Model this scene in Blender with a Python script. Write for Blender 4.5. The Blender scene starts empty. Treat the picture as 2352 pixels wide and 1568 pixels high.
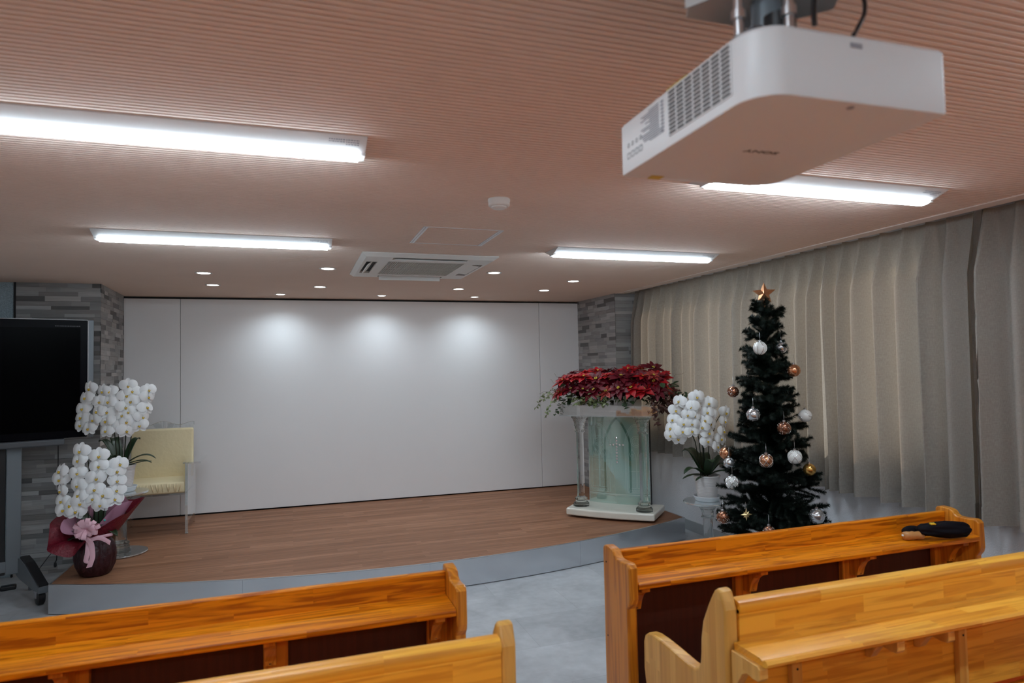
import bpy, bmesh, math, random
from mathutils import Vector, Matrix, Euler
random.seed(7)
PI = math.pi
scene = bpy.context.scene
COL = scene.collection

# ------------------------------------------------------------------ helpers
def link(o, parent=None):
    COL.objects.link(o)
    if parent is not None:
        o.parent = parent
    return o

def tag(o, label=None, cat=None, group=None, kind=None):
    if label: o['label'] = label
    if cat: o['category'] = cat
    if group: o['group'] = group
    if kind: o['kind'] = kind
    return o

def thing(name, label, cat, loc=(0, 0, 0), rz=0.0, group=None):
    o = bpy.data.objects.new(name, None)
    o.empty_display_size = 0.1
    link(o)
    o.location = loc
    o.rotation_euler = (0, 0, rz)
    return tag(o, label, cat, group)

class MB:
    """collects shapes and links them as one mesh object"""
    def __init__(self):
        self.v = []; self.f = []
    def add(self, vs, fs):
        n = len(self.v)
        self.v += [tuple(p) for p in vs]
        self.f += [tuple(i + n for i in f) for f in fs]
        return self
    def box(self, x0, x1, y0, y1, z0, z1, M=None):
        vs = [Vector(p) for p in ((x0,y0,z0),(x1,y0,z0),(x1,y1,z0),(x0,y1,z0),(x0,y0,z1),(x1,y0,z1),(x1,y1,z1),(x0,y1,z1))]
        if M is not None: vs = [M @ p for p in vs]
        return self.add(vs, [(0,3,2,1),(4,5,6,7),(0,1,5,4),(1,2,6,5),(2,3,7,6),(3,0,4,7)])
    def prism(self, poly, axis, a, b, M=None):
        """poly: 2D outline; axis 0: (y,z) extruded in x; 1: (x,z) in y; 2: (x,y) in z"""
        def P(p, t):
            if axis == 0: q = (t, p[0], p[1])
            elif axis == 1: q = (p[0], t, p[1])
            else: q = (p[0], p[1], t)
            q = Vector(q)
            return M @ q if M is not None else q
        n = len(poly)
        vs = [P(p, a) for p in poly] + [P(p, b) for p in poly]
        fs = [tuple(range(n))[::-1], tuple(range(n, 2*n))]
        fs += [(i, (i+1) % n, n + (i+1) % n, n + i) for i in range(n)]
        return self.add(vs, fs)
    def lathe(self, prof, c=(0, 0, 0), seg=32, M=None, wob=None):
        """prof: list of (r, z)"""
        vs = []; fs = []
        n = len(prof)
        for i, (r, z) in enumerate(prof):
            for k in range(seg):
                a = 2*PI*k/seg
                rr = r if wob is None else wob(r, z, a)
                q = Vector((c[0] + rr*math.cos(a), c[1] + rr*math.sin(a), c[2] + z))
                vs.append(M @ q if M is not None else q)
        for i in range(n - 1):
            for k in range(seg):
                k2 = (k+1) % seg
                fs.append((i*seg+k, i*seg+k2, (i+1)*seg+k2, (i+1)*seg+k))
        if prof[0][0] > 1e-6: fs.append(tuple(range(seg))[::-1])
        if prof[-1][0] > 1e-6: fs.append(tuple((n-1)*seg + k for k in range(seg)))
        return self.add(vs, fs)
    def tube(self, pts, r, seg=8, cap=True):
        pts = [Vector(p) for p in pts]
        n = len(pts)
        rs = r if isinstance(r, (list, tuple)) else [r]*n
        vs = []; fs = []
        up = Vector((0, 0, 1))
        prev = None
        for i, p in enumerate(pts):
            d = (pts[min(i+1, n-1)] - pts[max(i-1, 0)])
            if d.length < 1e-9: d = Vector((0, 0, 1))
            d.normalize()
            if prev is None:
                a = d.cross(up)
                if a.length < 1e-3: a = d.cross(Vector((1, 0, 0)))
            else:
                a = prev - d*prev.dot(d)
                if a.length < 1e-6: a = d.cross(up)
            a.normalize(); prev = a
            b = d.cross(a)
            for k in range(seg):
                t = 2*PI*k/seg
                vs.append(p + (a*math.cos(t) + b*math.sin(t))*rs[i])
        for i in range(n-1):
            for k in range(seg):
                k2 = (k+1) % seg
                fs.append((i*seg+k, i*seg+k2, (i+1)*seg+k2, (i+1)*seg+k))
        if cap:
            fs.append(tuple(range(seg))[::-1]); fs.append(tuple((n-1)*seg+k for k in range(seg)))
        return self.add(vs, fs)
    def grid(self, fn, nu, nv):
        vs = [fn(i/nu, j/nv) for j in range(nv+1) for i in range(nu+1)]
        fs = [(j*(nu+1)+i, j*(nu+1)+i+1, (j+1)*(nu+1)+i+1, (j+1)*(nu+1)+i) for j in range(nv) for i in range(nu)]
        return self.add(vs, fs)
    def ball(self, c, r, seg=16, rings=10, M=None):
        rx, ry, rz = r if isinstance(r, (tuple, list)) else (r, r, r)
        vs = []; fs = []
        for j in range(1, rings):
            t = PI*j/rings
            for k in range(seg):
                a = 2*PI*k/seg
                vs.append(Vector((rx*math.sin(t)*math.cos(a), ry*math.sin(t)*math.sin(a), rz*math.cos(t))))
        top = len(vs); vs.append(Vector((0, 0, rz))); vs.append(Vector((0, 0, -rz)))
        for j in range(rings-2):
            for k in range(seg):
                k2 = (k+1) % seg
                fs.append((j*seg+k, (j+1)*seg+k, (j+1)*seg+k2, j*seg+k2))
        for k in range(seg):
            k2 = (k+1) % seg
            fs.append((top, k, k2)); fs.append((top+1, (rings-2)*seg+k2, (rings-2)*seg+k))
        if M is not None: vs = [M @ p for p in vs]
        vs = [p + Vector(c) for p in vs]
        return self.add(vs, fs)
    def mesh(self, name, material=None, smooth=False, fix=True):
        me = bpy.data.meshes.new(name)
        me.from_pydata(self.v, [], self.f)
        if fix:
            bm = bmesh.new(); bm.from_mesh(me)
            bmesh.ops.recalc_face_normals(bm, faces=bm.faces)
            bm.to_mesh(me); bm.free()
        if material is not None: me.materials.append(material)
        if smooth:
            for p in me.polygons: p.use_smooth = True
        me.update()
        return me
    def build(self, name, material=None, parent=None, smooth=False, bevel=0, seg=2, fix=True, auto=None, kind=None):
        o = bpy.data.objects.new(name, self.mesh(name, material, smooth, fix))
        link(o, parent)
        if bevel:
            m = o.modifiers.new('bevel', 'BEVEL'); m.width = bevel; m.segments = seg
            m.limit_method = 'ANGLE'; m.angle_limit = math.radians(40)
            for p in o.data.polygons: p.use_smooth = False
        if auto is not None:
            auto_smooth(o.data, auto)
        if kind: o['kind'] = kind
        return o

def auto_smooth(me, deg):
    for p in me.polygons: p.use_smooth = True
    bm = bmesh.new(); bm.from_mesh(me)
    lim = math.radians(deg)
    for e in bm.edges:
        if len(e.link_faces) == 2 and e.calc_face_angle(0) > lim: e.smooth = False
    bm.to_mesh(me); bm.free()

def smooth_path(pts, k=6):
    P = [Vector(p) for p in pts]; out = []
    for i in range(len(P)-1):
        a, b, c, d = P[max(i-1, 0)], P[i], P[i+1], P[min(i+2, len(P)-1)]
        for j in range(k):
            t = j/k
            out.append(.5*((2*b) + (c-a)*t + (2*a-5*b+4*c-d)*t*t + (3*b-a-3*c+d)*t**3))
    out.append(P[-1])
    return out

def struct(o):
    o['kind'] = 'structure'
    return o

# ------------------------------------------------------------------ materials
MATS = {}
def newmat(name):
    m = bpy.data.materials.new(name); m.use_nodes = True
    nt = m.node_tree
    for n in list(nt.nodes): nt.nodes.remove(n)
    out = nt.nodes.new('ShaderNodeOutputMaterial')
    MATS[name] = m
    return m, nt, out

def N(nt, t, **kw):
    n = nt.nodes.new(t)
    for k, v in kw.items():
        if k in n.inputs: n.inputs[k].default_value = v
        else: setattr(n, k, v)
    return n

def pbr(name, col, rough=.5, metal=0.0, spec=.5, bump=None, noise=None, coat=0, sheen=0, trans_mix=0):
    m, nt, out = newmat(name)
    b = N(nt, 'ShaderNodeBsdfPrincipled')
    b.inputs['Base Color'].default_value = (*col, 1)
    b.inputs['Roughness'].default_value = rough
    b.inputs['Metallic'].default_value = metal
    b.inputs['Specular IOR Level'].default_value = spec
    if coat: b.inputs['Coat Weight'].default_value = coat
    tc = N(nt, 'ShaderNodeTexCoord')
    if noise:
        sc, amt = noise
        nz = N(nt, 'ShaderNodeTexNoise'); nz.inputs['Scale'].default_value = sc; nz.inputs['Detail'].default_value = 4
        nt.links.new(tc.outputs['Object'], nz.inputs['Vector'])
        mx = N(nt, 'ShaderNodeMix'); mx.data_type = 'RGBA'; mx.blend_type = 'MIX'
        mx.inputs[6].default_value = tuple(max(0, c*(1-amt)) for c in col) + (1,)
        mx.inputs[7].default_value = tuple(min(1, c*(1+amt)) for c in col) + (1,)
        nt.links.new(nz.outputs['Fac'], mx.inputs[0])
        nt.links.new(mx.outputs[2], b.inputs['Base Color'])
    if bump:
        sc, st = bump
        nz = N(nt, 'ShaderNodeTexNoise'); nz.inputs['Scale'].default_value = sc; nz.inputs['Detail'].default_value = 3
        nt.links.new(tc.outputs['Object'], nz.inputs['Vector'])
        bp = N(nt, 'ShaderNodeBump'); bp.inputs['Strength'].default_value = st; bp.inputs['Distance'].default_value = .01
        nt.links.new(nz.outputs['Fac'], bp.inputs['Height']); nt.links.new(bp.outputs['Normal'], b.inputs['Normal'])
    sh = b
    if trans_mix:
        t = N(nt, 'ShaderNodeBsdfTranslucent'); t.inputs['Color'].default_value = (*col, 1)
        mix = N(nt, 'ShaderNodeMixShader'); mix.inputs[0].default_value = trans_mix
        nt.links.new(b.outputs[0], mix.inputs[1]); nt.links.new(t.outputs[0], mix.inputs[2])
        sh = mix
    nt.links.new(sh.outputs[0], out.inputs['Surface'])
    return m

def emis(name, col, st):
    m, nt, out = newmat(name)
    e = N(nt, 'ShaderNodeEmission'); e.inputs['Color'].default_value = (*col, 1); e.inputs['Strength'].default_value = st
    nt.links.new(e.outputs[0], out.inputs['Surface'])
    return m

def clear(name, tint=(1, 1, 1), gloss=1.0, haze=0.0, haze_col=(1, 1, 1), ior=1.49):
    """thin clear sheet: transparent, with a fresnel reflection and a little haze"""
    m, nt, out = newmat(name)
    t = N(nt, 'ShaderNodeBsdfTransparent'); t.inputs['Color'].default_value = (*tint, 1)
    g = N(nt, 'ShaderNodeBsdfGlossy'); g.inputs['Roughness'].default_value = .03
    g.inputs['Color'].default_value = (gloss, gloss, gloss, 1)
    lw = N(nt, 'ShaderNodeLayerWeight'); lw.inputs['Blend'].default_value = .5
    pw = N(nt, 'ShaderNodeMath'); pw.operation = 'POWER'; pw.inputs[1].default_value = .5
    nt.links.new(lw.outputs['Facing'], pw.inputs[0])
    f0 = ((ior - 1)/(ior + 1))**2
    fr = N(nt, 'ShaderNodeMath'); fr.operation = 'MULTIPLY_ADD'; fr.inputs[1].default_value = .75*(1 - f0); fr.inputs[2].default_value = f0
    nt.links.new(pw.outputs[0], fr.inputs[0])
    base = t
    if haze:
        d = N(nt, 'ShaderNodeBsdfDiffuse'); d.inputs['Color'].default_value = (*haze_col, 1)
        mx = N(nt, 'ShaderNodeMixShader'); mx.inputs[0].default_value = haze
        nt.links.new(t.outputs[0], mx.inputs[1]); nt.links.new(d.outputs[0], mx.inputs[2]); base = mx
    mix = N(nt, 'ShaderNodeMixShader')
    nt.links.new(fr.outputs[0], mix.inputs[0]); nt.links.new(base.outputs[0], mix.inputs[1]); nt.links.new(g.outputs[0], mix.inputs[2])
    nt.links.new(mix.outputs[0], out.inputs['Surface'])
    return m

def solid_glass(name, col=(1, 1, 1), ior=1.45, rough=0.0):
    """thick cut acrylic: refracts, part of the light passes straight"""
    m, nt, out = newmat(name)
    g = N(nt, 'ShaderNodeBsdfGlass'); g.inputs['Color'].default_value = (*col, 1); g.inputs['IOR'].default_value = ior
    g.inputs['Roughness'].default_value = rough
    t = N(nt, 'ShaderNodeBsdfTransparent'); t.inputs['Color'].default_value = (.97, .98, .98, 1)
    mix = N(nt, 'ShaderNodeMixShader'); mix.inputs[0].default_value = .22
    nt.links.new(g.outputs[0], mix.inputs[1]); nt.links.new(t.outputs[0], mix.inputs[2])
    nt.links.new(mix.outputs[0], out.inputs['Surface'])
    return m

def wood(name, axis, c1, c2, dark, rough=.35, bw=.4, bh=.045, grain=.5, gs=38.0, bump=.05, dist=.6, lo=.42, hi=.62, coat=0.0, offset=.5, spec=.4):
    """glued-up boards: random blocks along the grain axis with streaky grain"""
    m, nt, out = newmat(name)
    tc = N(nt, 'ShaderNodeTexCoord'); sp = N(nt, 'ShaderNodeSeparateXYZ')
    nt.links.new(tc.outputs['Object'], sp.inputs[0])
    g = sp.outputs[axis]; others = [sp.outputs[i] for i in range(3) if i != axis]
    ad = N(nt, 'ShaderNodeMath'); ad.operation = 'ADD'
    nt.links.new(others[0], ad.inputs[0]); nt.links.new(others[1], ad.inputs[1])
    cb = N(nt, 'ShaderNodeCombineXYZ'); nt.links.new(g, cb.inputs[0]); nt.links.new(ad.outputs[0], cb.inputs[1])
    br = N(nt, 'ShaderNodeTexBrick'); br.offset = offset; br.offset_frequency = 2; br.squash = .7; br.squash_frequency = 3
    br.inputs['Scale'].default_value = 1; br.inputs['Mortar Size'].default_value = 0.0
    br.inputs['Brick Width'].default_value = bw; br.inputs['Row Height'].default_value = bh
    br.inputs['Color1'].default_value = (0, 0, 0, 1); br.inputs['Color2'].default_value = (1, 1, 1, 1)
    br.inputs['Mortar'].default_value = (.5, .5, .5, 1)
    nt.links.new(cb.outputs[0], br.inputs['Vector'])
    mx = N(nt, 'ShaderNodeMix'); mx.data_type = 'RGBA'
    mx.inputs[6].default_value = (*c1, 1); mx.inputs[7].default_value = (*c2, 1)
    nt.links.new(br.outputs['Color'], mx.inputs[0])
    m1 = N(nt, 'ShaderNodeMath'); m1.operation = 'MULTIPLY'; m1.inputs[1].default_value = 2.2
    nt.links.new(g, m1.inputs[0])
    m2 = N(nt, 'ShaderNodeMath'); m2.operation = 'MULTIPLY'; m2.inputs[1].default_value = gs
    nt.links.new(ad.outputs[0], m2.inputs[0])
    m3 = N(nt, 'ShaderNodeMath'); m3.operation = 'MULTIPLY'; m3.inputs[1].default_value = 13.0
    nt.links.new(br.outputs['Color'], m3.inputs[0])
    cv = N(nt, 'ShaderNodeCombineXYZ')
    nt.links.new(m1.outputs[0], cv.inputs[0]); nt.links.new(m2.outputs[0], cv.inputs[1]); nt.links.new(m3.outputs[0], cv.inputs[2])
    nz = N(nt, 'ShaderNodeTexNoise'); nz.inputs['Scale'].default_value = 1.0; nz.inputs['Detail'].default_value = 5
    nz.inputs['Distortion'].default_value = dist
    nt.links.new(cv.outputs[0], nz.inputs['Vector'])
    rp = N(nt, 'ShaderNodeMapRange'); rp.inputs['From Min'].default_value = lo; rp.inputs['From Max'].default_value = hi
    nt.links.new(nz.outputs['Fac'], rp.inputs['Value'])
    mg = N(nt, 'ShaderNodeMath'); mg.operation = 'MULTIPLY'; mg.inputs[1].default_value = grain
    nt.links.new(rp.outputs[0], mg.inputs[0])
    mx2 = N(nt, 'ShaderNodeMix'); mx2.data_type = 'RGBA'
    nt.links.new(mg.outputs[0], mx2.inputs[0]); nt.links.new(mx.outputs[2], mx2.inputs[6])
    mx2.inputs[7].default_value = (*dark, 1)
    b = N(nt, 'ShaderNodeBsdfPrincipled'); b.inputs['Roughness'].default_value = rough; b.inputs['Specular IOR Level'].default_value = spec
    if coat: b.inputs['Coat Weight'].default_value = coat; b.inputs['Coat Roughness'].default_value = .2
    nt.links.new(mx2.outputs[2], b.inputs['Base Color'])
    bp = N(nt, 'ShaderNodeBump'); bp.inputs['Strength'].default_value = bump; bp.inputs['Distance'].default_value = .004
    nt.links.new(nz.outputs['Fac'], bp.inputs['Height']); nt.links.new(bp.outputs['Normal'], b.inputs['Normal'])
    nt.links.new(b.outputs[0], out.inputs['Surface'])
    return m

LED = (0.74, 0.885, 1.0)
TUBE_W = 46.0
SPOT_W = 17.0
M_ceil = pbr('ceiling_board', (.84, .69, .595), .85, noise=(3, .04))
M_trimceil = pbr('ceiling_trim_paint', (.78, .68, .62), .7)
M_panel = pbr('white_wall_panel', (.86, .86, .87), .5, noise=(2, .02))
M_plain = pbr('plain_wall_paint', (.80, .77, .74), .85)
M_dark = pbr('dark_gap', (.015, .015, .017), .7)
M_black = pbr('black_plastic', (.012, .012, .014), .35)
M_white_metal = pbr('white_enamel', (.72, .71, .70), .45)
M_white_pl = pbr('white_plastic', (.74, .73, .70), .45)
M_proj = pbr('projector_shell', (.76, .75, .75), .42, bump=(900, .04))
M_silver = pbr('silver_metal', (.62, .63, .65), .28, metal=1)
M_alu = pbr('aluminium', (.55, .57, .6), .35, metal=.9)
M_alu_dark = pbr('dull_aluminium', (.30, .30, .31), .45, metal=.6)
M_hatch = pbr('hatch_strip', (.70, .72, .75), .35, metal=.2)
M_greymetal = pbr('grey_stand_paint', (.20, .225, .25), .42, metal=.2)
M_bargrey = pbr('dark_grey_bar', (.085, .09, .10), .45)
M_mountgrey = pbr('mount_grey', (.50, .49, .48), .5)
M_darkgrey = pbr('dark_grey_plastic', (.09, .09, .10), .5)
M_tube = emis('led_diffuser', LED, TUBE_W)
M_lens = emis('downlight_lens', (1, .97, .92), 12.0)
M_ink = pbr('grey_print', (.30, .30, .34), .6)
M_inkdark = pbr('black_print', (.02, .02, .022), .4)
M_yellow = pbr('yellow_sticker', (.62, .45, .04), .6)
M_screen = pbr('tv_screen', (.001, .001, .0015), .2, spec=.02)
M_bezel = pbr('tv_bezel', (.002, .002, .004), .3, spec=.06)
M_wallpaper = pbr('embossed_wallpaper', (.74, .75, .78), .6, bump=(140, .55))
M_base = pbr('grey_baseboard', (.36, .38, .39), .5)

def floor_mat():
    m, nt, out = newmat('stone_vinyl_floor')
    tc = N(nt, 'ShaderNodeTexCoord')
    n1 = N(nt, 'ShaderNodeTexNoise'); n1.inputs['Scale'].default_value = 2.2; n1.inputs['Detail'].default_value = 8; n1.inputs['Distortion'].default_value = .8
    n2 = N(nt, 'ShaderNodeTexNoise'); n2.inputs['Scale'].default_value = 16; n2.inputs['Detail'].default_value = 6
    br = N(nt, 'ShaderNodeTexBrick'); br.offset = .5
    br.inputs['Scale'].default_value = 1; br.inputs['Brick Width'].default_value = .9; br.inputs['Row Height'].default_value = .45
    br.inputs['Mortar Size'].default_value = .0012
    br.inputs['Color1'].default_value = (.90, .90, .90, 1); br.inputs['Color2'].default_value = (1.06, 1.06, 1.06, 1); br.inputs['Mortar'].default_value = (.7, .7, .7, 1)
    for n in (n1, n2, br): nt.links.new(tc.outputs['Object'], n.inputs['Vector'])
    mx = N(nt, 'ShaderNodeMix'); mx.data_type = 'RGBA'
    mx.inputs[6].default_value = (.16, .168, .178, 1); mx.inputs[7].default_value = (.72, .74, .765, 1)
    av = N(nt, 'ShaderNodeMath'); av.operation = 'MULTIPLY_ADD'; av.inputs[1].default_value = .35
    nt.links.new(n2.outputs['Fac'], av.inputs[0])
    mm = N(nt, 'ShaderNodeMath'); mm.operation = 'MULTIPLY'; mm.inputs[1].default_value = .7
    nt.links.new(n1.outputs['Fac'], mm.inputs[0]); nt.links.new(mm.outputs[0], av.inputs[2])
    nt.links.new(av.outputs[0], mx.inputs[0])
    ml = N(nt, 'ShaderNodeMix'); ml.data_type = 'RGBA'; ml.blend_type = 'MULTIPLY'; ml.inputs[0].default_value = 1
    nt.links.new(mx.outputs[2], ml.inputs[6]); nt.links.new(br.outputs['Color'], ml.inputs[7])
    b = N(nt, 'ShaderNodeBsdfPrincipled'); b.inputs['Roughness'].default_value = .42
    nt.links.new(ml.outputs[2], b.inputs['Base Color'])
    nt.links.new(b.outputs[0], out.inputs['Surface'])
    return m
M_floor = floor_mat()

def tile_mat():
    m, nt, out = newmat('stone_strip_tile')
    at = N(nt, 'ShaderNodeVertexColor'); at.layer_name = 'tone'
    tc = N(nt, 'ShaderNodeTexCoord')
    mp = N(nt, 'ShaderNodeMapping'); mp.inputs['Scale'].default_value = (7, 7, 90)
    nt.links.new(tc.outputs['Object'], mp.inputs['Vector'])
    nz = N(nt, 'ShaderNodeTexNoise'); nz.inputs['Scale'].default_value = 1; nz.inputs['Detail'].default_value = 4
    nt.links.new(mp.outputs[0], nz.inputs['Vector'])
    mr = N(nt, 'ShaderNodeMapRange'); mr.inputs['To Min'].default_value = .72; mr.inputs['To Max'].default_value = 1.25
    nt.links.new(nz.outputs['Fac'], mr.inputs['Value'])
    mx = N(nt, 'ShaderNodeMix'); mx.data_type = 'RGBA'; mx.blend_type = 'MULTIPLY'; mx.inputs[0].default_value = 1
    nt.links.new(at.outputs['Color'], mx.inputs[6]); nt.links.new(mr.outputs[0], mx.inputs[7])
    b = N(nt, 'ShaderNodeBsdfPrincipled'); b.inputs['Roughness'].default_value = .6
    nt.links.new(mx.outputs[2], b.inputs['Base Color'])
    nt.links.new(b.outputs[0], out.inputs['Surface'])
    return m
M_tile = tile_mat()

def curtain_mat():
    m, nt, out = newmat('curtain_cloth')
    tc = N(nt, 'ShaderNodeTexCoord')
    mp = N(nt, 'ShaderNodeMapping'); mp.inputs['Scale'].default_value = (1, 420, 55)
    mp2 = N(nt, 'ShaderNodeMapping'); mp2.inputs['Scale'].default_value = (1, 60, 420)
    nz = N(nt, 'ShaderNodeTexNoise'); nz.inputs['Scale'].default_value = 1; nz2 = N(nt, 'ShaderNodeTexNoise'); nz2.inputs['Scale'].default_value = 1
    for p, n in ((mp, nz), (mp2, nz2)):
        nt.links.new(tc.outputs['Object'], p.inputs['Vector']); nt.links.new(p.outputs[0], n.inputs['Vector'])
    av = N(nt, 'ShaderNodeMath'); av.operation = 'ADD'
    nt.links.new(nz.outputs['Fac'], av.inputs[0]); nt.links.new(nz2.outputs['Fac'], av.inputs[1])
    mr = N(nt, 'ShaderNodeMapRange'); mr.inputs['From Min'].default_value = .7; mr.inputs['From Max'].default_value = 1.3
    nt.links.new(av.outputs[0], mr.inputs['Value'])
    mx = N(nt, 'ShaderNodeMix'); mx.data_type = 'RGBA'
    mx.inputs[6].default_value = (.315, .29, .26, 1); mx.inputs[7].default_value = (.43, .40, .36, 1)
    nt.links.new(mr.outputs[0], mx.inputs[0])
    d = N(nt, 'ShaderNodeBsdfDiffuse'); t = N(nt, 'ShaderNodeBsdfTranslucent')
    t.inputs['Color'].default_value = (.50, .39, .28, 1)
    nt.links.new(mx.outputs[2], d.inputs['Color'])
    mix = N(nt, 'ShaderNodeMixShader'); mix.inputs[0].default_value = .22
    nt.links.new(d.outputs[0], mix.inputs[1]); nt.links.new(t.outputs[0], mix.inputs[2])
    nt.links.new(mix.outputs[0], out.inputs['Surface'])
    return m
M_curtain = curtain_mat()

def steel_mat():
    m, nt, out = newmat('brushed_steel')
    tc = N(nt, 'ShaderNodeTexCoord')
    mp = N(nt, 'ShaderNodeMapping'); mp.inputs['Scale'].default_value = (1.3, 1.3, 260)
    nz = N(nt, 'ShaderNodeTexNoise'); nz.inputs['Scale'].default_value = 2; nz.inputs['Detail'].default_value = 3
    nt.links.new(tc.outputs['Object'], mp.inputs['Vector']); nt.links.new(mp.outputs[0], nz.inputs['Vector'])
    mr = N(nt, 'ShaderNodeMapRange'); mr.inputs['To Min'].default_value = .19; mr.inputs['To Max'].default_value = .27
    nt.links.new(nz.outputs['Fac'], mr.inputs['Value'])
    b = N(nt, 'ShaderNodeBsdfPrincipled'); b.inputs['Metallic'].default_value = 1
    b.inputs['Base Color'].default_value = (.70, .72, .75, 1)
    nt.links.new(mr.outputs[0], b.inputs['Roughness'])
    nt.links.new(b.outputs[0], out.inputs['Surface'])
    return m
M_steel = steel_mat()

M_deck = wood('walnut_plank_deck', 0, (.245, .110, .056), (.36, .175, .098), (.145, .060, .030), rough=.5, bw=.95, bh=.062, grain=.55, gs=55, bump=.02, spec=.22)
M_orange_x = wood('orange_pine_along', 0, (.70, .205, .004), (.79, .265, .007), (.27, .045, .0005), rough=.35, bw=.52, bh=.05, grain=.75, gs=34, dist=1.6, coat=.08, lo=.44, hi=.60, spec=.3)
M_orange_z = wood('orange_pine_upright', 2, (.64, .22, .014), (.76, .32, .034), (.36, .09, .004), rough=.35, bw=.9, bh=.09, grain=.7, gs=52, dist=.6, coat=.25)
M_tan_x = wood('honey_pine_along', 0, (.84, .345, .026), (.95, .49, .062), (.50, .145, .006), rough=.38, bw=.36, bh=.055, grain=.55, gs=36, dist=.9, coat=.2, lo=.47, hi=.64)
M_tan_z = wood('honey_pine_upright', 2, (.66, .32, .060), (.84, .48, .125), (.40, .16, .022), rough=.38, bw=.5, bh=.034, grain=.32, gs=44, coat=.2)
M_inner = wood('dark_red_panel', 2, (.055, .010, .004), (.07, .014, .006), (.03, .005, .002), rough=.5, bw=2, bh=.3, grain=.4, gs=60)
M_cushion_or = pbr('orange_seat_cloth', (.80, .14, .015), .8)

M_marble = pbr('cream_marble', (.78, .75, .66), .18, noise=(7, .10))
M_cream = pbr('cream_cushion_cloth', (.80, .68, .43), .65, bump=(25, .35))
M_acrylic = clear('clear_acrylic', (.97, .98, .98), haze=.02)
M_acrylic_edge = clear('acrylic_edge', (.90, .93, .93), haze=.22, haze_col=(.85, .9, .9))
M_acr_solid = solid_glass('cut_acrylic', (.97, .985, .98))
M_frost = clear('frosted_top', (.86, .92, .93), haze=.35, haze_col=(.80, .87, .9))
M_green = clear('green_glass', (.80, .92, .87), haze=.38, haze_col=(.56, .82, .73), ior=1.4)
M_etch = clear('etched_line', (.85, .95, .92), haze=.5, haze_col=(.75, .92, .87), ior=1.2)
M_etchdark = clear('etched_door_line', (.45, .66, .58), haze=.25, haze_col=(.22, .42, .36), ior=1.2)
M_band = clear('acrylic_tray_front', (.94, .93, .92), gloss=1, haze=.12, haze_col=(.8, .78, .75), ior=2.3)
M_crystal = pbr('crystal', (.92, .93, .95), .06, metal=.75)
M_petal = pbr('white_petal', (.90, .90, .90), .6, spec=.2, trans_mix=.12)
M_lip = pbr('yellow_lip', (.72, .44, .03), .5, noise=(160, .5))
M_orchleaf = pbr('orchid_leaf', (.018, .042, .016), .38)
M_stem = pbr('dark_stem', (.025, .03, .015), .5)
M_moss = pbr('potting_bark', (.12, .075, .045), .9, bump=(80, .6))
M_pot = pbr('white_ribbed_pot', (.70, .68, .67), .5)
M_saucer = pbr('white_saucer', (.72, .75, .78), .4)
M_wine = pbr('wine_wrapping_paper', (.17, .005, .018), .45, noise=(45, .35), bump=(70, .7), trans_mix=.12)
M_wine_dark = pbr('wine_pot_wrap', (.030, .0025, .006), .5, noise=(40, .5), bump=(38, .8))
M_pink = pbr('pink_tissue', (.60, .30, .42), .7, trans_mix=.3)
M_ribbon = pbr('pink_ribbon', (.78, .46, .53), .35)
M_cyan = pbr('turquoise_tip', (.03, .55, .48), .4)
M_red = pbr('poinsettia_red', (.42, .004, .010), .5, trans_mix=.15)
M_reddk = pbr('poinsettia_wine', (.13, .003, .012), .5, trans_mix=.15)
M_pinkred = pbr('poinsettia_faded', (.42, .06, .05), .5, trans_mix=.15)
M_leaf = pbr('dark_green_leaf', (.028, .055, .020), .5)
M_leaf2 = pbr('variegated_leaf', (.17, .20, .085), .5, noise=(40, .6))
M_leaf3 = pbr('brown_leaf', (.075, .028, .022), .55)
M_twig = pbr('brown_twig', (.16, .11, .07), .7)
M_needle = pbr('dark_fir_needle', (.006, .012, .008), .65, spec=.25)
M_trunk = pbr('brown_trunk', (.04, .028, .018), .8)
M_copper = pbr('copper_glass', (.60, .27, .14), .22, metal=.85)
M_brown = pbr('brown_glass', (.30, .13, .075), .2, metal=.8, noise=(45, .5))
M_gold = pbr('gold_glass', (.62, .36, .10), .22, metal=.9)
M_sil = pbr('silver_glass', (.62, .63, .65), .18, metal=.85, noise=(60, .2))
M_pearl = pbr('pearl_white_glass', (.72, .71, .68), .22, noise=(8, .06))
M_lattice = pbr('silver_line', (.78, .78, .78), .25, metal=.9)
M_stargold = pbr('star_copper_glitter', (.62, .30, .15), .38, metal=.8, noise=(300, .3))
M_starpale = pbr('pale_gold_foil', (.72, .56, .28), .35, metal=.7)
M_umb = pbr('black_umbrella_cloth', (.0035, .0022, .0045), .75, spec=.15)
M_handle = pbr('bamboo_handle', (.46, .21, .065), .4, noise=(30, .25))
M_yellowtag = pbr('yellow_tag', (.75, .50, .03), .5)
M_glitter = pbr('frosted_glitter_panel', (.36, .47, .53), .25, noise=(130, .55), bump=(130, .5))
M_tap = pbr('grille_grey', (.42, .42, .40), .5)
M_slat = pbr('grille_slat', (.66, .65, .61), .5)

# ------------------------------------------------------------------ setting
ZC = 2.40
XL, XR = -3.3, 3.67
YB, YF = -3.2, 7.30
struct(MB().box(XL-.1, XR+.3, YB-.1, YF+.3, -.1, 0).build('floor', M_floor))

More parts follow.
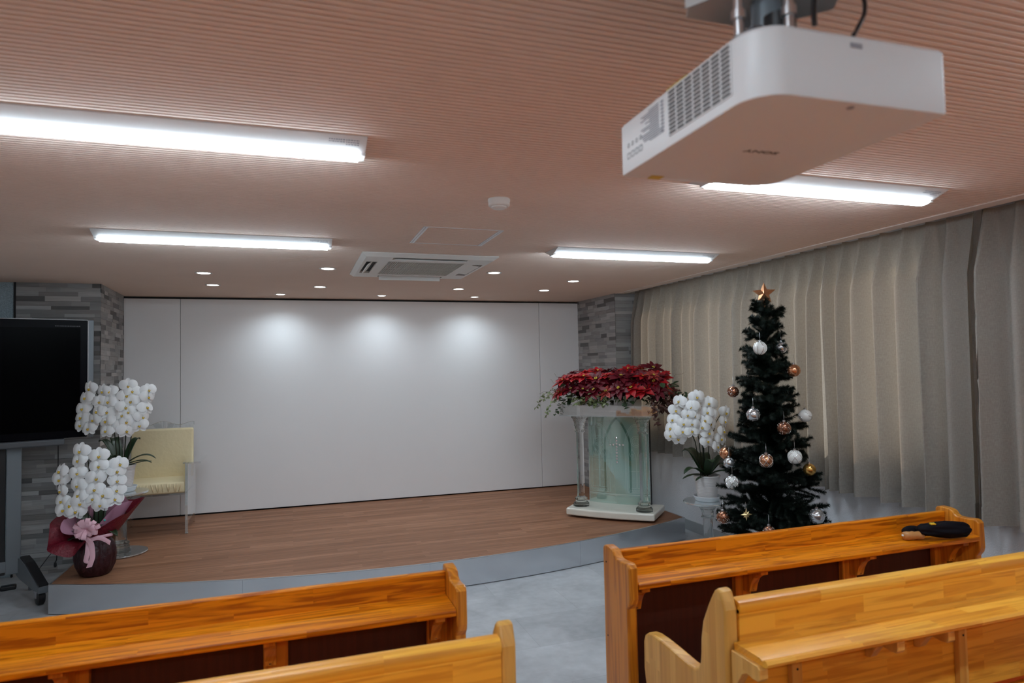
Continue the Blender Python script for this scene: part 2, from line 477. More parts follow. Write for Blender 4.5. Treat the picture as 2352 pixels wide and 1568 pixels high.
# ribbed ceiling boards: the ribs run across the room
c = MB()
pitch, gw, gd = .0235, .0105, .008
y = YB
xs0, xs1 = XL, 3.335
vs = []; fs = []
while y < YF + .05:
    for (yy, zz) in ((y, ZC), (y + pitch - gw, ZC), (y + pitch - gw + .002, ZC + gd), (y + pitch - .002, ZC + gd)):
        vs.append((xs0, yy, zz)); vs.append((xs1, yy, zz))
    y += pitch
for i in range(len(vs)//2 - 1):
    fs.append((2*i, 2*i+1, 2*i+3, 2*i+2))
c.add(vs, fs)
struct(c.build('ceiling', M_ceil, fix=False))
struct(MB().box(XL-.1, XR+.3, YB-.1, YF+.3, 2.62, 2.7).build('ceiling_slab', M_plain))
# smooth strip and curtain box along the window wall
struct(MB().box(3.335, 3.43, YB, 6.33, 2.395, 2.412).box(3.423, 3.43, YB, 6.33, 2.412, 2.53).build('trim_1', M_trimceil))
struct(MB().box(3.43, 3.67, YB, 6.33, 2.53, 2.56).build('trim_2', M_plain))

# front wall: white panels with thin open joints
WA = -.0335                                             # the panels stand a hair out of square
def wall_y(x): return 7.272 + (x - .86)*WA*.6
def panel(x0, x1, name):
    b = MB()
    z0, z1 = .212, 2.378
    vs = [(x0, wall_y(x0), z0), (x1, wall_y(x1), z0), (x1, wall_y(x1), z1), (x0, wall_y(x0), z1)]
    vs += [(a, bb + .03, cc) for a, bb, cc in vs]
    b.add(vs, [(0, 1, 2, 3), (7, 6, 5, 4), (0, 4, 5, 1), (1, 5, 6, 2), (2, 6, 7, 3), (3, 7, 4, 0)])
    return struct(b.build(name, M_panel, bevel=.002, seg=1))
panel(-1.575, -1.071, 'wall_front_left_panel')
panel(-1.067, 2.782, 'wall_front')
panel(2.786, 3.285, 'wall_front_right_panel')
struct(MB().box(-1.7, 3.7, 7.34, 7.40, 0, 2.62).build('wall_front_backing', M_dark))

def tile_wall(name, fn, u0, u1, z0, z1, n, lens):
    """strips of stone: fn maps (u, z, out) to a point"""
    rnd = random.Random(hash(name) % 1000 if False else sum(map(ord, name)))
    me_v = []; me_f = []; cols = []
    def face(a, b, zz0, zz1, out, col):
        k = len(me_v)
        for (u, z) in ((a, zz0), (b, zz0), (b, zz1), (a, zz1)): me_v.append(fn(u, z, out))
        for (u, z) in ((a, zz0), (b, zz0), (b, zz1), (a, zz1)): me_v.append(fn(u, z, -.004))
        fcs = [(k, k+1, k+2, k+3), (k, k+4, k+5, k+1), (k+1, k+5, k+6, k+2), (k+2, k+6, k+7, k+3), (k+3, k+7, k+4, k)]
        for f in fcs: me_f.append(f); cols.append(col)
    k = 0
    me_v += [fn(u0, z0, -.002), fn(u1, z0, -.002), fn(u1, z1, -.002), fn(u0, z1, -.002)]
    me_f.append((0, 1, 2, 3)); cols.append((.10, .10, .10))
    z = z1; row = 0
    while z > z0 + .001:
        h = min(rnd.choice((.030, .037, .037, .045)), z - z0)
        gap = .0025 if row % 4 == 3 else 0.0
        u = u0
        while u < u1 - .001:
            L = rnd.uniform(*lens)
            e = min(u + L, u1)
            if u1 - e < .04: e = u1
            t = 1.08*rnd.choice((.12, .19, .24, .28, .31, .34, .37, .40, .30, .26))*rnd.uniform(.9, 1.1)
            wm = rnd.uniform(-.02, .035)
            face(u, e, z - h + gap, z, rnd.choice((0, 0, .0015, .003)), (t*(1+wm), t, t*(1-wm*.7)))
            u = e
        z -= h; row += 1
    me = bpy.data.meshes.new(name)
    me.from_pydata(me_v, [], me_f)
    ca = me.color_attributes.new('tone', 'FLOAT_COLOR', 'CORNER')
    li = 0
    for p, cc in zip(me.polygons, cols):
        for _ in p.loop_indices:
            ca.data[li].color = (*cc, 1); li += 1
    me.materials.append(M_tile)
    o = bpy.data.objects.new(name, me); link(o)
    return struct(o)
tile_wall('wall_left_stone', lambda u, z, o: (u, 6.385 - o, z), -2.155, -1.545, 0, ZC, 0, (.10, .30))
tile_wall('wall_left_stone_return', lambda u, z, o: (-1.545 + o - (u - 6.385)*.03, u, z), 6.385, 7.29, .15, ZC, 0, (.10, .26))
tile_wall('wall_right_stone', lambda u, z, o: (u, 6.34 - o, z), 3.325, 3.67, 0, ZC, 0, (.12, .30))
tile_wall('wall_right_stone_return', lambda u, z, o: (3.325 - o - (u - 6.34)*.045, u, z), 6.34, 7.23, .15, ZC, 0, (.10, .26))
struct(MB().box(-2.17, -1.60, 6.40, 7.34, 0, 2.45).build('wall_left_core', M_plain))
struct(MB().box(3.335, 3.75, 6.352, 7.34, 0, 2.45).build('wall_right_core', M_plain))
# frosted panel left of the stone, then plain walls closing the room
struct(MB().box(-3.3, -2.165, 6.39, 6.45, 0, ZC).build('wall_left_glitter', M_glitter))
struct(MB().box(-2.168, -2.156, 6.375, 6.41, 0, ZC).build('trim_3', M_dark))
struct(MB().box(XL-.1, XL, YB, 6.45, 0, 2.62).build('wall_left', M_plain))
struct(MB().box(XL-.1, XR+.3, YB-.1, YB, 0, 2.62).build('wall_back', M_plain))
# window wall with one wide opening behind the curtains
WY0, WY1, WZ0, WZ1 = 2.86, 6.16, 1.03, 2.33
w = MB()
for (a, b, z0, z1) in ((YB, WY0, 0, 2.62), (WY1, 7.34, 0, 2.62), (WY0, WY1, 0, WZ0), (WY0, WY1, WZ1, 2.62)):
    w.box(3.67, 3.85, a, b, z0, z1)
struct(w.build('wall_right', M_wallpaper))
wf = MB()
for (a, b, z0, z1) in ((WY0, WY1, WZ0, WZ0+.04), (WY0, WY1, WZ1-.04, WZ1), (WY0, WY0+.04, WZ0, WZ1), (WY1-.04, WY1, WZ0, WZ1), (4.47, 4.53, WZ0, WZ1)):
    wf.box(3.74, 3.80, a, b, z0, z1)
win = struct(wf.build('window_1', M_alu))
MB().box(3.765, 3.771, WY0+.04, WY1-.04, WZ0+.04, WZ1-.04).build('pane', clear('window_glass', (.95, .97, .98)), win)
struct(MB().box(3.657, 3.67, YB, 6.34, 0, .10).build('baseboard_right', M_base, bevel=.003))

# ------------------------------------------------------------------ stage
SC, SR = (.93, 11.15), 6.38
def edge_y(x): return SC[1] - math.sqrt(SR*SR - (x - SC[0])**2)
SX0, SX1 = -1.58, 3.435
xs = [SX0 + (SX1 - SX0)*i/60 for i in range(61)]
stage = thing('stage', 'low stage with brown plank deck and curved brushed steel front edge', 'stage', (0, 0, 0))
back = [(SX1, 6.33), (3.315, 6.33), (3.29, 7.24), (-1.575, 7.31), (-1.54, 6.375), (SX0, 6.375)]
poly = [(x, edge_y(x) + .012) for x in xs]
poly[0] = (SX0 + .006, poly[0][1]); poly[-1] = (SX1 - .006, poly[-1][1])
MB().prism(poly + back, 2, .16, .2).build('deck', M_deck, stage)
f = MB()
seams = (-.33, .943, 2.2)
for i in range(60):
    x0, x1 = xs[i], xs[i+1]
    a = (x0, edge_y(x0)); b = (x1, edge_y(x1))
    for (q0, q1, oz0, oz1, off) in ((a, b, .006, .1975, 0.0),):
        f.add([(q0[0], q0[1], oz0), (q1[0], q1[1], oz0), (q1[0], q1[1], oz1), (q0[0], q0[1], oz1)], [(0, 1, 2, 3)])
f.add([(SX0, edge_y(SX0), .006), (SX0, edge_y(SX0), .1975), (SX0, 6.375, .1975), (SX0, 6.375, .006)], [(0, 1, 2, 3)])
f.add([(SX1, edge_y(SX1), .006), (SX1, 6.33, .006), (SX1, 6.33, .1975), (SX1, edge_y(SX1), .1975)], [(0, 1, 2, 3)])
fo = f.build('fascia', M_steel, stage, auto=30)
t = MB()
def strip(p, q, w=.012):
    p = Vector((*p, 0)); q = Vector((*q, 0)); d = (q - p).normalized(); n = Vector((-d.y, d.x, 0))*w
    for_z = ((.1975, .203),)
    for z0, z1 in for_z:
        t.add([(p.x, p.y, z0), (q.x, q.y, z0), (q.x+n.x, q.y+n.y, z0), (p.x+n.x, p.y+n.y, z0),
               (p.x, p.y, z1), (q.x, q.y, z1), (q.x+n.x, q.y+n.y, z1), (p.x+n.x, p.y+n.y, z1)],
              [(0, 3, 2, 1), (4, 5, 6, 7), (0, 1, 5, 4), (1, 2, 6, 5), (2, 3, 7, 6), (3, 0, 4, 7)])
for i in range(60): strip((xs[i], edge_y(xs[i]) - .001), (xs[i+1], edge_y(xs[i+1]) - .001))
strip((SX0, 6.375), (SX0, edge_y(SX0))); strip((SX1, edge_y(SX1)), (SX1, 6.33))
t.build('edge_trim', M_silver, stage)
s = MB()
for sx in seams:
    s.box(sx - .0006, sx + .0006, edge_y(sx) - .0006, edge_y(sx), .006, .197)
s.build('fascia_joint', M_ink, stage)
b = MB()
for i in range(60):
    x0, x1 = xs[i], xs[i+1]
    b.add([(x0, edge_y(x0)+.03, 0), (x1, edge_y(x1)+.03, 0), (x1, edge_y(x1)+.03, .15), (x0, edge_y(x0)+.03, .15)], [(0, 1, 2, 3)])
b.build('plinth', M_dark, stage)

# ------------------------------------------------------------------ ceiling lights
def tube_light(cx, cy, label):
    t = thing('ceiling_tube_light', label, 'ceiling light', (cx, cy, ZC), 0, 'long tube lights on the ceiling')
    L = 1.25
    prof = [(-.115, 0), (-.115, -.004), (-.040, -.030), (.040, -.030), (.115, -.004), (.115, 0)]
    MB().prism(prof, 0, -L/2, L/2).build('housing', M_white_metal, t, bevel=.0015, seg=1)
    h = .044
    dp = [(-.036, -.030)] + [(-.038*math.cos(a), -.036 - .014*math.sin(a)) for a in [i*PI/10 for i in range(11)]] + [(.036, -.030)]
    MB().prism(dp, 0, -L/2 + .022, L/2 - .022).build('diffuser', M_tube, t, auto=50)
    for sx in (-1, 1):
        MB().box(sx*(L/2 - .011) - .011, sx*(L/2 - .011) + .011, -.034, .034, -.040, -.029).build('end_bracket', M_white_metal, t)
    k = MB()
    rnd = random.Random(3)
    for (x0, x1, q) in ((.50, .535, 2), (.537, .552, 2), (.556, .60, 3)):
        for r in range(q):
            yy = -.098 + r*.011
            zz = -.004 - (yy + .115)*.347 - .0008
            xx = x0
            while xx < x1:
                e = min(x1, xx + rnd.uniform(.003, .009))
                k.add([(xx, yy, zz), (e, yy, zz), (e, yy + .006, zz - .0021), (xx, yy + .006, zz - .0021)], [(0, 1, 2, 3)])
                xx = e + .002
    k.build('rating_print', M_ink, t, fix=False)
    return t
tube_light(-.379, 2.321, 'long bright tube light at left, cut off by the picture edge')
tube_light(-.395, 4.09, 'long tube light left of the air conditioner, nearer the stage')
tube_light(2.278, 4.035, 'long tube light right of the air conditioner, above the flowers')
tube_light(2.266, 2.302, 'long tube light partly hidden by the white projector, near the curtains')
REAR_LIGHTS = ((-.39, .56), (2.27, .56), (-.39, -1.2), (2.27, -1.2))
for (cx, cy), lab in zip(REAR_LIGHTS, ('tube light behind the projector row, on the aisle side', 'tube light behind the projector row, on the curtain side', 'rearmost tube light on the aisle side', 'rearmost tube light on the curtain side')):
    tube_light(cx, cy, lab)

# ------------------------------------------------------------------ downlights
dl = [(-.649, 5.557, 'recessed downlight furthest left of all, below the left tube light'),
      (-.661, 6.293, 'recessed downlight just behind the leftmost downlight'),
      (.263, 5.151, 'ringed downlight close to the left side of the air conditioner'),
      (.249, 6.278, 'recessed downlight behind the ringed one left of the air conditioner'),
      (-.108, 6.936, 'leftmost of the three small downlights close above the white wall'),
      (.896, 6.902, 'middle of the three small downlights close above the white wall'),
      (1.898, 6.879, 'rightmost of the three small downlights close above the white wall'),
      (1.582, 5.114, 'ringed downlight close to the right side of the air conditioner'),
      (1.556, 6.228, 'recessed downlight behind the ringed one right of the air conditioner'),
      (2.447, 6.191, 'recessed downlight nearest the right stone column'),
      (2.458, 5.484, 'rightmost recessed downlight, nearest the curtains')]
for (x, y, lab) in dl:
    wallwash = y > 6.8
    r = .040 if wallwash else .048
    d = thing('downlight', lab, 'downlight', (x, y, ZC), 0, 'recessed downlights over the stage')
    ring = MB().lathe([(r, .0), (r + .004, -.004), (r + .014, -.004), (r + .016, 0)], seg=32)
    ring.build('rim', M_white_metal, d, smooth=True)
    MB().lathe([(r - .001, -.0015), (r - .004, -.003), (0, -.0035)], seg=32).build('lens', M_lens, d, smooth=True)
    li = bpy.data.lights.new('downlight_lamp', 'SPOT')
    li.energy = SPOT_W*(1.25 if wallwash else .9); li.color = (.78, .91, 1.0); li.spot_size = math.radians(150 if wallwash else 110); li.spot_blend = 1.0
    li.shadow_soft_size = .035
    lo = bpy.data.objects.new('downlight_lamp', li); link(lo, d)
    lo.location = (0, 0, -.012)

# ------------------------------------------------------------------ air conditioner, hatch, detector
ac = thing('ceiling_air_conditioner', 'white square ceiling cassette air conditioner with central grille', 'air conditioner', (.915, 4.87, ZC))
hw, hd = .472, .512
fr = MB()
def rect_frame(mb, x0, x1, y0, y1, xi0, xi1, yi0, yi1, z0, z1):
    mb.box(x0, x1, y0, yi0, z0, z1); mb.box(x0, x1, yi1, y1, z0, z1)
    mb.box(x0, xi0, yi0, yi1, z0, z1); mb.box(xi1, x1, yi0, yi1, z0, z1)
fl = []
for (ax, ay, zz) in ((hw, hd, -.001), (hw, hd, -.007), (hw - .030, hd - .030, -.028), (.42, .46, -.028), (.42, .46, -.006)):
    fl.append([(-ax, -ay, zz), (ax, -ay, zz), (ax, ay, zz), (-ax, ay, zz)])
fr.add([q for l in fl for q in l], [(a*4 + k, a*4 + (k+1) % 4, (a+1)*4 + (k+1) % 4, (a+1)*4 + k) for a in range(4) for k in range(4)])
fr.box(-.345, .345, -.385, -.30, -.028, -.016); fr.box(-.345, .345, .30, .385, -.028, -.016)
fr.box(-.345, -.275, -.30, .30, -.028, -.016); fr.box(.275, .345, -.30, .30, -.028, -.016)
for (x0, x1, y0, y1) in ((-.42, -.26, -.46, -.385), (.26, .42, -.46, -.385), (-.42, -.26, .385, .46), (.26, .42, .385, .46),
                         (-.42, -.345, -.385, -.27), (-.42, -.345, .27, .385), (.345, .42, -.385, -.27), (.345, .42, .27, .385)):
    fr.box(x0, x1, y0, y1, -.028, -.012)
fr.build('face_frame', M_white_pl, ac)
MB().box(-.42, .42, -.46, .46, -.012, -.002).build('duct', M_dark, ac)
MB().box(-.275, .275, -.30, .30, -.02, -.013).build('filter', M_tap, ac)
g = MB()
n = 44
for i in range(n):
    x = -.272 + .544*i/(n-1)
    g.box(x - .0026, x + .0026, -.30, .30, -.030, -.021)
g.box(-.275, .275, -.004, .004, -.0295, -.024)
g.build('intake_grille', M_slat, ac)
for (nm, x0, x1, y0, y1, ang, ax) in (('a', -.25, .25, -.455, -.39, 35, 'X'), ('b', -.25, .25, .39, .455, -60, 'X'),
                                      ('c', -.415, -.35, -.26, .26, -40, 'Y'), ('d', .35, .415, -.26, .26, 6, 'Y')):
    cx, cy = (x0+x1)/2, (y0+y1)/2
    Mx = Matrix.Translation((cx, cy, -.022 if nm != 'b' else -.032)) @ Matrix.Rotation(math.radians(ang), 4, ax)
    MB().box(x0-cx, x1-cx, (y0-cy)*.8, (y1-cy)*.8, -.003, .003, Mx).build('louver', M_white_pl, ac)
hatch = thing('ceiling_access_hatch', 'square access hatch with bright metal edge strips in the ribbed ceiling', 'ceiling hatch', (.924, 3.765, ZC))
h = MB()
for (x0, x1, y0, y1) in ((-.232, -.205, -.235, .235), (.205, .232, -.235, .235)):
    h.box(x0, x0 + .011, y0, y1, -.003, .004); h.box(x0 + .014, x1, y0, y1, -.003, .004)
h.box(-.232, .232, -.237, -.231, -.002, .004); h.box(-.232, .232, .231, .237, -.002, .004)
h.build('edge_strip', M_hatch, hatch)
sd = thing('smoke_detector', 'round white smoke detector on the ceiling above the hatch', 'smoke detector', (.921, 2.88, ZC))
MB().lathe([(.052, 0), (.052, -.010), (.050, -.014), (.050, -.030), (.046, -.034), (.036, -.035)], seg=40).build('base', M_white_pl, sd, auto=35)
MB().lathe([(.036, -.034), (.036, -.040), (.030, -.044), (0, -.045)], seg=32).build('sensor_cap', M_white_pl, sd, auto=35)
MB().box(.03, .034, -.022, -.016, -.041, -.036).build('indicator', M_lattice, sd)

# ------------------------------------------------------------------ projector
pr = thing('projector', 'white ceiling projector with side vents and upside-down lettering underneath', 'projector', (.863, 1.0185, 2.02), math.radians(-1.5))
def rounded_rect(x0, x1, y0, y1, radii, seg=10):
    pts = []
    for (cx, cy, r, a0) in ((x1, y1, radii[2], 0), (x0, y1, radii[3], 90), (x0, y0, radii[0], 180), (x1, y0, radii[1], 270)):
        ccx = cx - r if cx == x1 else cx + r
        ccy = cy - r if cy == y1 else cy + r
        for i in range(seg + 1):
            a = math.radians(a0 + 90*i/seg)
            pts.append((ccx + r*math.cos(a), ccy + r*math.sin(a)))
    return pts
# corners: near-left round, near-right tight, far-right round, far-left tight
PW, PD, PH = .189, .2275, .113
vs_ = []
def lay(inset, z):
    return [(x, y, z) for x, y in rounded_rect(-PW + inset, PW - inset, -PD + inset, PD - inset, (.062 - inset, .010 - inset*.5, .062 - inset, .010 - inset*.5))]
layers = [lay(.004, 0), lay(.0012, .0012), lay(0, .004), lay(0, PH - .008), lay(.004, PH - .002), lay(.010, PH)]
pb = MB()
nn = len(layers[0])
allv = [p for l in layers for p in l]
fcs = []
for i in range(len(layers) - 1):
    for k in range(nn):
        k2 = (k+1) % nn
        fcs.append((i*nn + k, i*nn + k2, (i+1)*nn + k2, (i+1)*nn + k))
fcs.append(tuple(range(nn))[::-1]); fcs.append(tuple((len(layers)-1)*nn + k for k in range(nn)))
pb.add(allv, fcs)
pb.build('body', M_proj, pr, auto=32)
# vent grid on the left side
v0, v1, zv0, zv1 = -.165, .026, .020, .104
MB().add([(-PW - .0004, v0, zv0), (-PW - .0004, v1, zv0), (-PW - .0004, v1, zv1), (-PW - .0004, v0, zv1)], [(0, 1, 2, 3)]).build('vent_opening', M_dark, pr)
vb = MB()
ncol, nrow = 7, 11
for i in range(ncol + 1):
    yy = v0 + (v1 - v0)*i/ncol
    vb.box(-PW - .0022, -PW - .0006, yy - .0014, yy + .0014, zv0, zv1)
for j in range(nrow + 1):
    zz = zv0 + (zv1 - zv0)*j/nrow
    vb.box(-PW - .0020, -PW - .0006, v0, v1, zz - .0011, zz + .0011)
vb.build('vent_grille', M_proj, pr)
pk = MB()
rnd = random.Random(5)
def ink(y0, y1, z0, z1):
    x = -PW - .0007
    pk.add([(x, y0, z0), (x, y1, z0), (x, y1, z1), (x, y0, z1)], [(0, 1, 2, 3)])
for k in range(15):                                     # lines of the rating text
    z = .036 + k*.0043
    ink(.062 if k > 2 else .05, .062 + rnd.uniform(.035, .075) if k % 5 else .10, z, z + .0022)
for k in range(9):
    z = .036 + k*.0072
    ink(.044, .055, z, z + .0042)
pk.build('rating_print', M_ink, pr, fix=False)
ik = MB()
for k in range(4):                                      # two rows of small symbols
    y = .136 + k*.0175
    for (z, s) in ((.034, .0062), (.056, .004)):
        for (a0, a1, b0, b1) in ((-s, s, -s, -s+.0014), (-s, s, s-.0014, s), (-s, -s+.0014, -s, s), (s-.0014, s, -s, s)):
            xx = -PW - .0007
            ik.add([(xx, y+a0, z+b0), (xx, y+a1, z+b0), (xx, y+a1, z+b1), (xx, y+a0, z+b1)], [(0, 1, 2, 3)])
ik.build('symbol_print', M_inkdark, pr, fix=False)
# lettering underneath, reads from the lens side
def text_mesh(txt, size, name, mat, parent, M, sx=1.0, thick=.0003):
    cu = bpy.data.curves.new(name, 'FONT'); cu.body = txt; cu.size = size; cu.extrude = thick; cu.align_x = 'CENTER'; cu.align_y = 'CENTER'
    cu.offset = size*.018
    to = bpy.data.objects.new(name + '_src', cu); COL.objects.link(to)
    dg = bpy.context.evaluated_depsgraph_get()
    me = bpy.data.meshes.new_from_object(to.evaluated_get(dg))
    bpy.data.objects.remove(to)
    me.transform(Matrix.Diagonal((sx, 1, 1, 1)))
    me.transform(M)
    me.name = name
    me.materials.clear(); me.materials.append(mat)
    return link(bpy.data.objects.new(name, me), parent)
# underside: letter tops point to the camera, reading direction runs right to left seen from the camera side
text_mesh('SONY', .0165, 'lettering', M_inkdark, pr, Matrix.Translation((.003, .010, -.0003)) @ Matrix.Rotation(PI, 4, 'Y'), 1.75)
MB().lathe([(.006, .0002), (.006, -.0012), (0, -.0014)], c=(0, -.211, 0), seg=16).build('screw_plug', M_ink, pr)
MB().box(-.012, .012, -.2285, -.2272, .090, .098).build('sensor_window', M_ink, pr, bevel=.0004)
MB().box(-.13, -.10, .20, .222, -.0012, .0005).build('caution_sticker', M_yellow, pr)
MB().box(-PW + .004, -PW + .012, -.03, .04, PH - .0012, PH + .0006).build('warning_sticker', M_yellow, pr)
MB().box(-PW + .018, PW - .02, -PD + .03, PD - .02, PH - .003, PH + .010).build('top_cover', M_darkgrey, pr, bevel=.004)
mt = thing('projector_mount', 'grey metal ceiling bracket holding up the projector', 'projector mount', (.76, .90, 2.135))
pl = MB().prism([(-.115, .035), (-.10, .062), (.05, .062), (.13, -.035), (.10, -.085), (-.04, -.085)], 2, .084, .090)
pl.box(-.075, .075, -.002, .002, .084, .112, Matrix.Translation((-.0775, -.025, 0)) @ Matrix.Rotation(math.atan2(-.12, .075), 4, 'Z'))
pl.build('mount_plate', M_mountgrey, mt)
MB().lathe([(.024, .03), (.024, .265)], c=(.0, -.02, 0), seg=24).build('drop_pipe', M_greymetal, mt, auto=40)
MB().lathe([(.026, .010), (.026, .045)], c=(.005, -.045, 0), seg=24).build('pipe_collar', M_black, mt, auto=40)
MB().box(-.08, .08, -.10, .06, .258, .265).build('ceiling_plate', M_greymetal, mt, bevel=.003)
for (bx, by) in ((-.072, -.040), (-.002, -.074), (.0, .045), (.07, .02)):
    MB().lathe([(.008, .004), (.008, .03), (.012, .03), (.012, .045), (.008, .045), (.008, .08), (.011, .08), (.011, .088), (0, .089)], c=(bx, by, 0), seg=12).build('bolt', M_silver, mt, auto=40)
c1 = MB().tube(smooth_path([(.772, .788, 2.1335), (.776, .792, 2.16), (.79, .80, 2.22), (.84, .86, 2.32), (.87, .95, 2.40)]), .0042, 8)
tag(c1.build('projector_cable', M_black, smooth=True), 'black cable rising straight from the projector top to the ceiling', 'cable', 'cables above the projector')
c2 = MB().tube(smooth_path([(.857, .795, 2.1335), (.872, .80, 2.15), (.888, .80, 2.18), (.892, .81, 2.22), (.895, .86, 2.32), (.90, .95, 2.40)]), .0036, 8)
tag(c2.build('projector_cable', M_black, smooth=True), 'black cable curving in an arc off the projector top', 'cable', 'cables above the projector')

# ------------------------------------------------------------------ curtains
PLEATS = [6.33, 6.22, 6.089, 5.93, 5.785, 5.69, 5.582, 5.46, 5.354, 5.225, 5.074, 4.91, 4.725, 4.578, 4.439, 4.307, 4.16, 4.01, 3.86, 3.72, 3.596,
          3.466, 3.329, 3.161, 3.005, 2.846, 2.73, 2.561, 2.50, 2.346, 2.17, 2.0, 1.83, 1.66]
def curtain(y_far, y_near, label, seed, edge_far=0.0, edge_near=0.0):
    t = thing('curtain', label, 'curtain', (3.555, (y_far + y_near)/2, .735), 0, 'long grey-beige curtains on the window wall')
    rnd = random.Random(seed)
    pl = sorted([p for p in PLEATS if y_near + .02 < p < y_far - .02] + [y_far, y_near], reverse=True)
    amp = [rnd.uniform(.62, 1.18) for _ in pl]; sway = [rnd.uniform(-.03, .03) for _ in pl]
    sway[0] = edge_far; sway[-1] = edge_near
    def pt(s, z, off=0.0):
        k = min(int(s), len(pl) - 2); ph = s - k
        h = max(0.0, min(1.0, (2.42 - z)/1.68))           # 0 at the heading, 1 at the hem
        p = pl[k]*(1-ph) + pl[k+1]*ph
        sw = (sway[k]*(1-ph) + sway[k+1]*ph)*h
        a = amp[k]*(1-ph) + amp[k+1]*ph
        r = .5 + .5*math.cos(2*PI*ph)
        e = 7.0*(1-min(1, h*5)) + .80*min(1, h*5)
        top = .030*(1-min(1, h*4)); low = (.128 + .020*h)*min(1, h*4 + .12)
        x = 3.605 - (r**e)*(top + low)*a - .012*math.sin(3.1*p + 1)*h
        # the drape leans: folds turn a little along the wall as they fall
        yy = p + sw + .014*math.sin(2*PI*ph)*min(1, h*3)*a
        return (x - off - 3.555, yy - (y_far + y_near)/2, z - .735)
    S = len(pl) - 1
    ns = S*14
    zs = [2.425, 2.41, 2.39, 2.37, 2.34, 2.30, 2.25, 2.18, 2.08, 1.9, 1.7, 1.5, 1.3, 1.1, .95, .84, .735]
    m = MB()
    m.grid(lambda u, v: pt(u*S, zs[round(v*(len(zs)-1))]), ns, len(zs)-1)
    m.build('drape', M_curtain, t, smooth=True, fix=False)
    hz = [.836, .80, .77, .735]
    hm = MB()
    hm.grid(lambda u, v: pt(u*S, hz[round(v*3)] - .002, .005), ns, 3)
    hm.build('hem', M_curtain, t, smooth=True, fix=False)
    return t
curtain(6.325, 3.598, 'grey-beige pleated curtain behind the orchid and the Christmas tree', 3)
curtain(3.600, 2.562, 'grey-beige pleated curtain right of the Christmas tree, left of the dark gap', 5, -.036, .0)
curtain(2.522, 1.30, 'grey-beige pleated curtain at the right picture edge, beyond the dark gap', 8, .03, 0)
rail = MB().box(3.548, 3.568, 1.3, 6.33, 2.45, 2.475)
tag(rail.build('curtain_rail', M_alu), 'thin curtain rail hidden up in the ceiling box over the curtains', 'curtain rail')

# ------------------------------------------------------------------ pews
def desk(x_out, d, label):
    """front-row book desk; x runs from its aisle end in direction d"""
    t = thing('pew_desk', label, 'pew desk', (x_out, 2.40, 0), 0, 'orange pine book desks in front of the pews')
    L = 1.925
    def X(a): return d*a
    oy = -2.40
    prof = [(2.515,0),(2.515,.853),(2.506,.864),(2.490,.868),(2.464,.867),(2.438,.864),(2.422,.857),(2.412,.842),(2.400,.835),(2.368,.834),(2.315,.838),(2.302,.834),(2.292,.822),(2.290,.705),(2.296,.684),(2.312,.662),(2.312,0)]
    prof = [(a + oy, b) for a, b in prof]
    for (a, b) in ((0, .04), (L - .04, L)):
        MB().prism(prof, 0, X(a), X(b)).build('end_panel', M_orange_z, t, bevel=.007, seg=3)
    MB().box(*sorted((X(.04), X(L-.04))), 2.46+oy, 2.487+oy, .70, .848).build('back_board', M_orange_x, t, bevel=.005, seg=2)
    MB().prism([(2.462+oy, .765), (2.295+oy, .765), (2.287+oy, .758), (2.287+oy, .742), (2.292+oy, .737), (2.462+oy, .737)], 0, X(.041), X(L-.041)).build('book_shelf', M_orange_x, t, bevel=.002, seg=1)
    MB().box(*sorted((X(.04), X(L-.04))), 2.472+oy, 2.480+oy, .03, .705).build('inner_panel', M_inner, t)['label'] = 'dark reddish inner panel'
    for a in (.075, .645, 1.245, L - .10):
        MB().box(*sorted((X(a-.04), X(a+.04))), 2.445+oy, 2.473+oy, 0, .738).build('stile', M_orange_z, t, bevel=.002, seg=1)
        br = [(2.446, .737), (2.325, .737), (2.325, .712), (2.352, .704), (2.375, .685), (2.392, .655), (2.402, .620), (2.446, .612)]
        MB().prism([(p+oy, q) for p, q in br], 0, X(a-.002), X(a+.036)).build('shelf_bracket', M_orange_z, t, bevel=.002, seg=1)
        MB().lathe([(.0045, 0), (.0045, .002), (0, .0022)], M=Matrix.Translation((X(a+.017), 2.4015+oy, .63)) @ Matrix.Rotation(PI/2, 4, 'X'), seg=10).build('screw_hole', M_dark, t)
    MB().box(*sorted((X(.04), X(L-.04))), 2.45+oy, 2.487+oy, .0, .08).build('bottom_rail', M_orange_x, t)
    for (yy, zz) in ((2.485, .80), (2.485, .50), (2.485, .2)):
        MB().lathe([(.0035, 0), (.0035, .001), (0, .0012)], M=Matrix.Translation((X(-.0004), yy+oy, zz)) @ Matrix.Rotation(-d*PI/2, 4, 'Y'), seg=10).build('screw_hole', M_dark, t)
    return t
desk(1.233, 1, 'orange pine book desk on the right, with a black umbrella lying on it')
desk(.586, -1, 'orange pine book desk on the left, in front of the stage')

